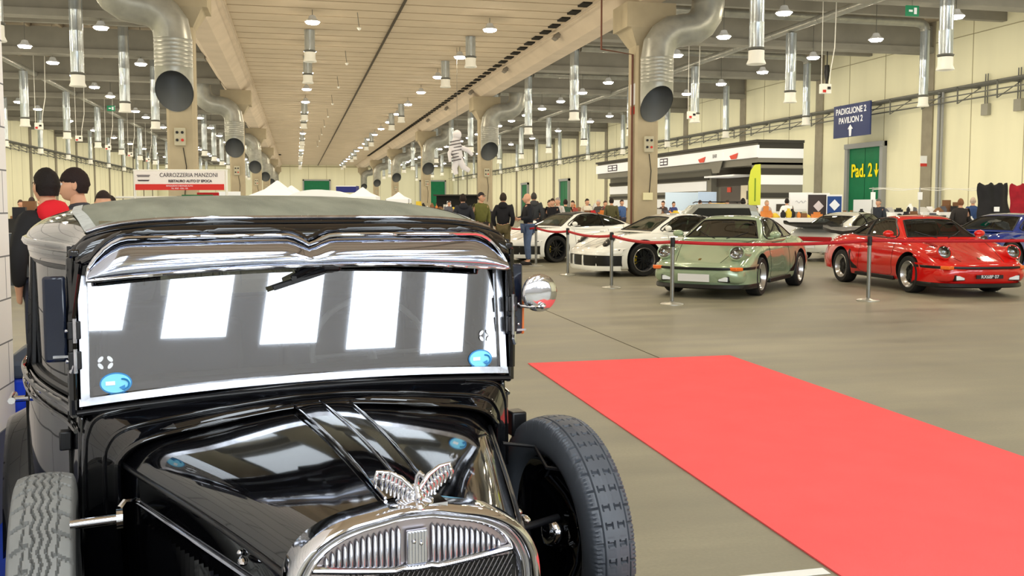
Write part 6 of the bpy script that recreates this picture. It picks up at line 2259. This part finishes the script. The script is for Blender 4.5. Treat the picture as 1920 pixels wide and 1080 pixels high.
stall(870, 48, 3.0, 'stall table of dark goods before the dark tent', (50, 46, 44), 12, 10, 1.2, 'stall before the dark tent', [0, 8, 1, 5])
stall(75, 22, 1.6, 'grey stall table with goods at the far left', (150, 152, 158), 8, 11, 1.12, 'far left stall', [8, 0, 8, 5])
stall(35, 17, .8, 'narrow table with dark goods beside the white block wall', (70, 74, 80), 4, 12, .98, 'narrow left table', [0, 8])
stall(470, 44, 4.0, 'dark stall table with white boxes left of the tents', (34, 34, 38), 12, 13, 1.45, 'stall left of the tents', [0, 1, 8])
# black tent-like stand
x, y = pw(861, 56); t = thing('black_stand', 'black cloth stand below the green door in the far right', 'stand', (x, y, 0), -PSI)
b = MB(); b.box((0, 0, 1.03), (2.6, 1.6, 2.06)); b.build('stand_cloth', mat('black_cloth', (30, 30, 28), .9), t, bevel=.04)
b = MB(); b.box((0, -.2, 2.1), (2.9, 2.0, .08)); b.build('stand_roof', m_dst, t)
# clothes rail above the stalls
x, y = pw(1735, 29.3); t = thing('clothes_rail', 'thin pale hanging rail on three posts above the stalls behind the red car', 'rail', (x, y, 0), -PSI)
b = MB(); b.tube([(-1.7+.34*i, 0, 1.98+.03*sin(i*1.9)) for i in range(12)], .012, 6); b.tube([(-1.7+.34*i, .3, 2.02+.02*sin(i*1.3)) for i in range(12)], .010, 6); b.build('rail_wire', m_whitepl, t)
for u in (-1.7, -.22, 1.9):
    b = MB(); b.cyl((u, 0, 0), (u, 0, 2.05), .022, n=8); b.build('rail_post', m_frame, t)
for u in (-1.7, -.22): MB().box((u, -.03, 1.78), (.14, .03, .24)).build('price_card', m_white, t)
# upright open lids at the right edge
def open_lid(px, z, w_, col, lab, z0, z1):
    x, y = pw(px, z); t = thing('open_bonnet_lid', lab, 'car lid', (x, y, 0), -PSI)
    rows = []
    for i in range(13):
        tt = i/12; zz = lerp(z0, z1, tt)
        hw_ = w_/2*(1-.12*tt+.05*sin(tt*9))
        rows.append([(lerp(-hw_, hw_, k/14), -.10*sin(pi*k/14)-.18*(1-tt)**2+.05*sin(k*1.1)*tt, zz+.04*sin(k*1.5)*(tt > .9)) for k in range(15)])
    b = MB(); b.grid(rows); o = b.build('lid_panel', mat('lid_%d_%d' % col[:2], col, .75, noise=.25, nscale=6), t, smooth=60)
    o.modifiers.new('s', 'SOLIDIFY').thickness = .03
    MB().box((-.02, -.32, lerp(z0, z1, .35)), (.15, .01, .13)).build('price_card', m_white, t)
    MB().box((0, .1, .5), (w_*.9, .5, 1.0)).build('plinth', mat('tc_30_96_84', (30, 96, 84), .85), t)
open_lid(1857, 26.0, .92, (26, 26, 28), 'upright black lid with white price card at the right edge stall', 1.0, 2.08)
open_lid(1916, 26.9, .90, (150, 18, 34), 'upright dark red lid with white price card at the right edge stall', 1.0, 2.08)
# hanging sculpture figure in the nave
x, y = pw(858, 38)
t = thing('hanging_sculpture', 'pale striped balloon-like figure hanging high right of the nave', 'sculpture', (x, y, 3.4), 0)
m_str = mat('stripe_pale', (214, 208, 204), .5); m_str2 = mat('stripe_dark', (80, 74, 74), .6)
b = MB(); b.ball((0, 0, .95), (.18, .18, .20), 16, 10); b.tube([(0, 0, .8), (-.1, 0, .4), (.05, 0, 0)], [.16, .26, .2], 14); b.tube([(-.05, 0, .5), (.4, -.1, .35), (.62, 0, .15)], [.12, .09, .07], 10); b.tube([(-.1, 0, .5), (-.35, -.1, .2), (-.3, -.1, -.15)], [.11, .08, .07], 10)
b.tube([(.05, 0, 0), (.25, 0, -.35), (.5, 0, -.5)], [.16, .12, .09], 10); b.tube([(0, 0, 0), (-.12, 0, -.4), (-.05, 0, -.65)], [.15, .12, .09], 10)
b.build('figure_body', m_str, t, smooth=60)
b = MB()
for i in range(7):
    z = .7-.13*i; r_ = .235+.02*sin(i); b.tube([(-.06+r_*cos(a), r_*sin(a), z+.05*cos(a)) for a in [2*pi*k/20 for k in range(20)]], .02, 6, closed=True)
b.build('figure_stripes', m_str2, t, smooth=60)
MB().cyl((0, 0, 1.1), (0, 0, 4.9), .008, n=5).build('hanging_wire', m_rail, t)
# silver estate behind the white coupes (only its roof and rails show)
x, y = pw(1318, 28.5)
t = thing('silver_estate', 'silver estate car with black roof bars behind the white coupes', 'car', (x, y, 0), 2.9)
t.scale = (.78, .9, .975)
b = MB()
prof = [(-2.1, .35), (-2.15, .9), (-1.9, 1.50), (-1.5, 1.56), (0.0, 1.58), (.45, 1.52), (1.1, 1.02), (2.0, .88), (2.2, .6), (2.15, .35)]
rows = []
for yy, k in ((-.86, .0), (-.84, .4), (-.66, 1), (0, 1.02), (.66, 1), (.84, .4), (.86, 0)):
    rows.append([(px_, yy*(1 if z_ < 1.0 else .88), z_ if z_ < 1.0 else lerp(1.0, z_, min(1, k+.25 if k < 1 else k))) for px_, z_ in prof])
b.grid(rows); b.ngon(rows[0]); b.ngon(rows[-1]); b.build('body_shell', mat('estate_silver', (168, 170, 160), .25, metal=.4), t, smooth=30)
for s in (-1, 1):
    b = MB(); b.add([(-1.75, s*.83, 1.0), (.95, s*.83, 1.0), (.35, s*.735, 1.44), (-1.6, s*.735, 1.44)], [(0, 1, 2, 3)]); b.build('side_window', mat('dark_pane', (34, 36, 34), .12), t, smooth=0)
    b = MB(); b.tube([(-1.5, s*.58, 1.60), (-1.4, s*.58, 1.63), (.2, s*.58, 1.63), (.3, s*.58, 1.59)], .018, 6); b.build('roof_bar', m_trim, t)
    for wx in (-1.35, 1.35):
        b = MB(); b.cyl((wx, s*.62, .32), (wx, s*.88, .32), .32, n=24); b.build('wheel', m_tyre, t)
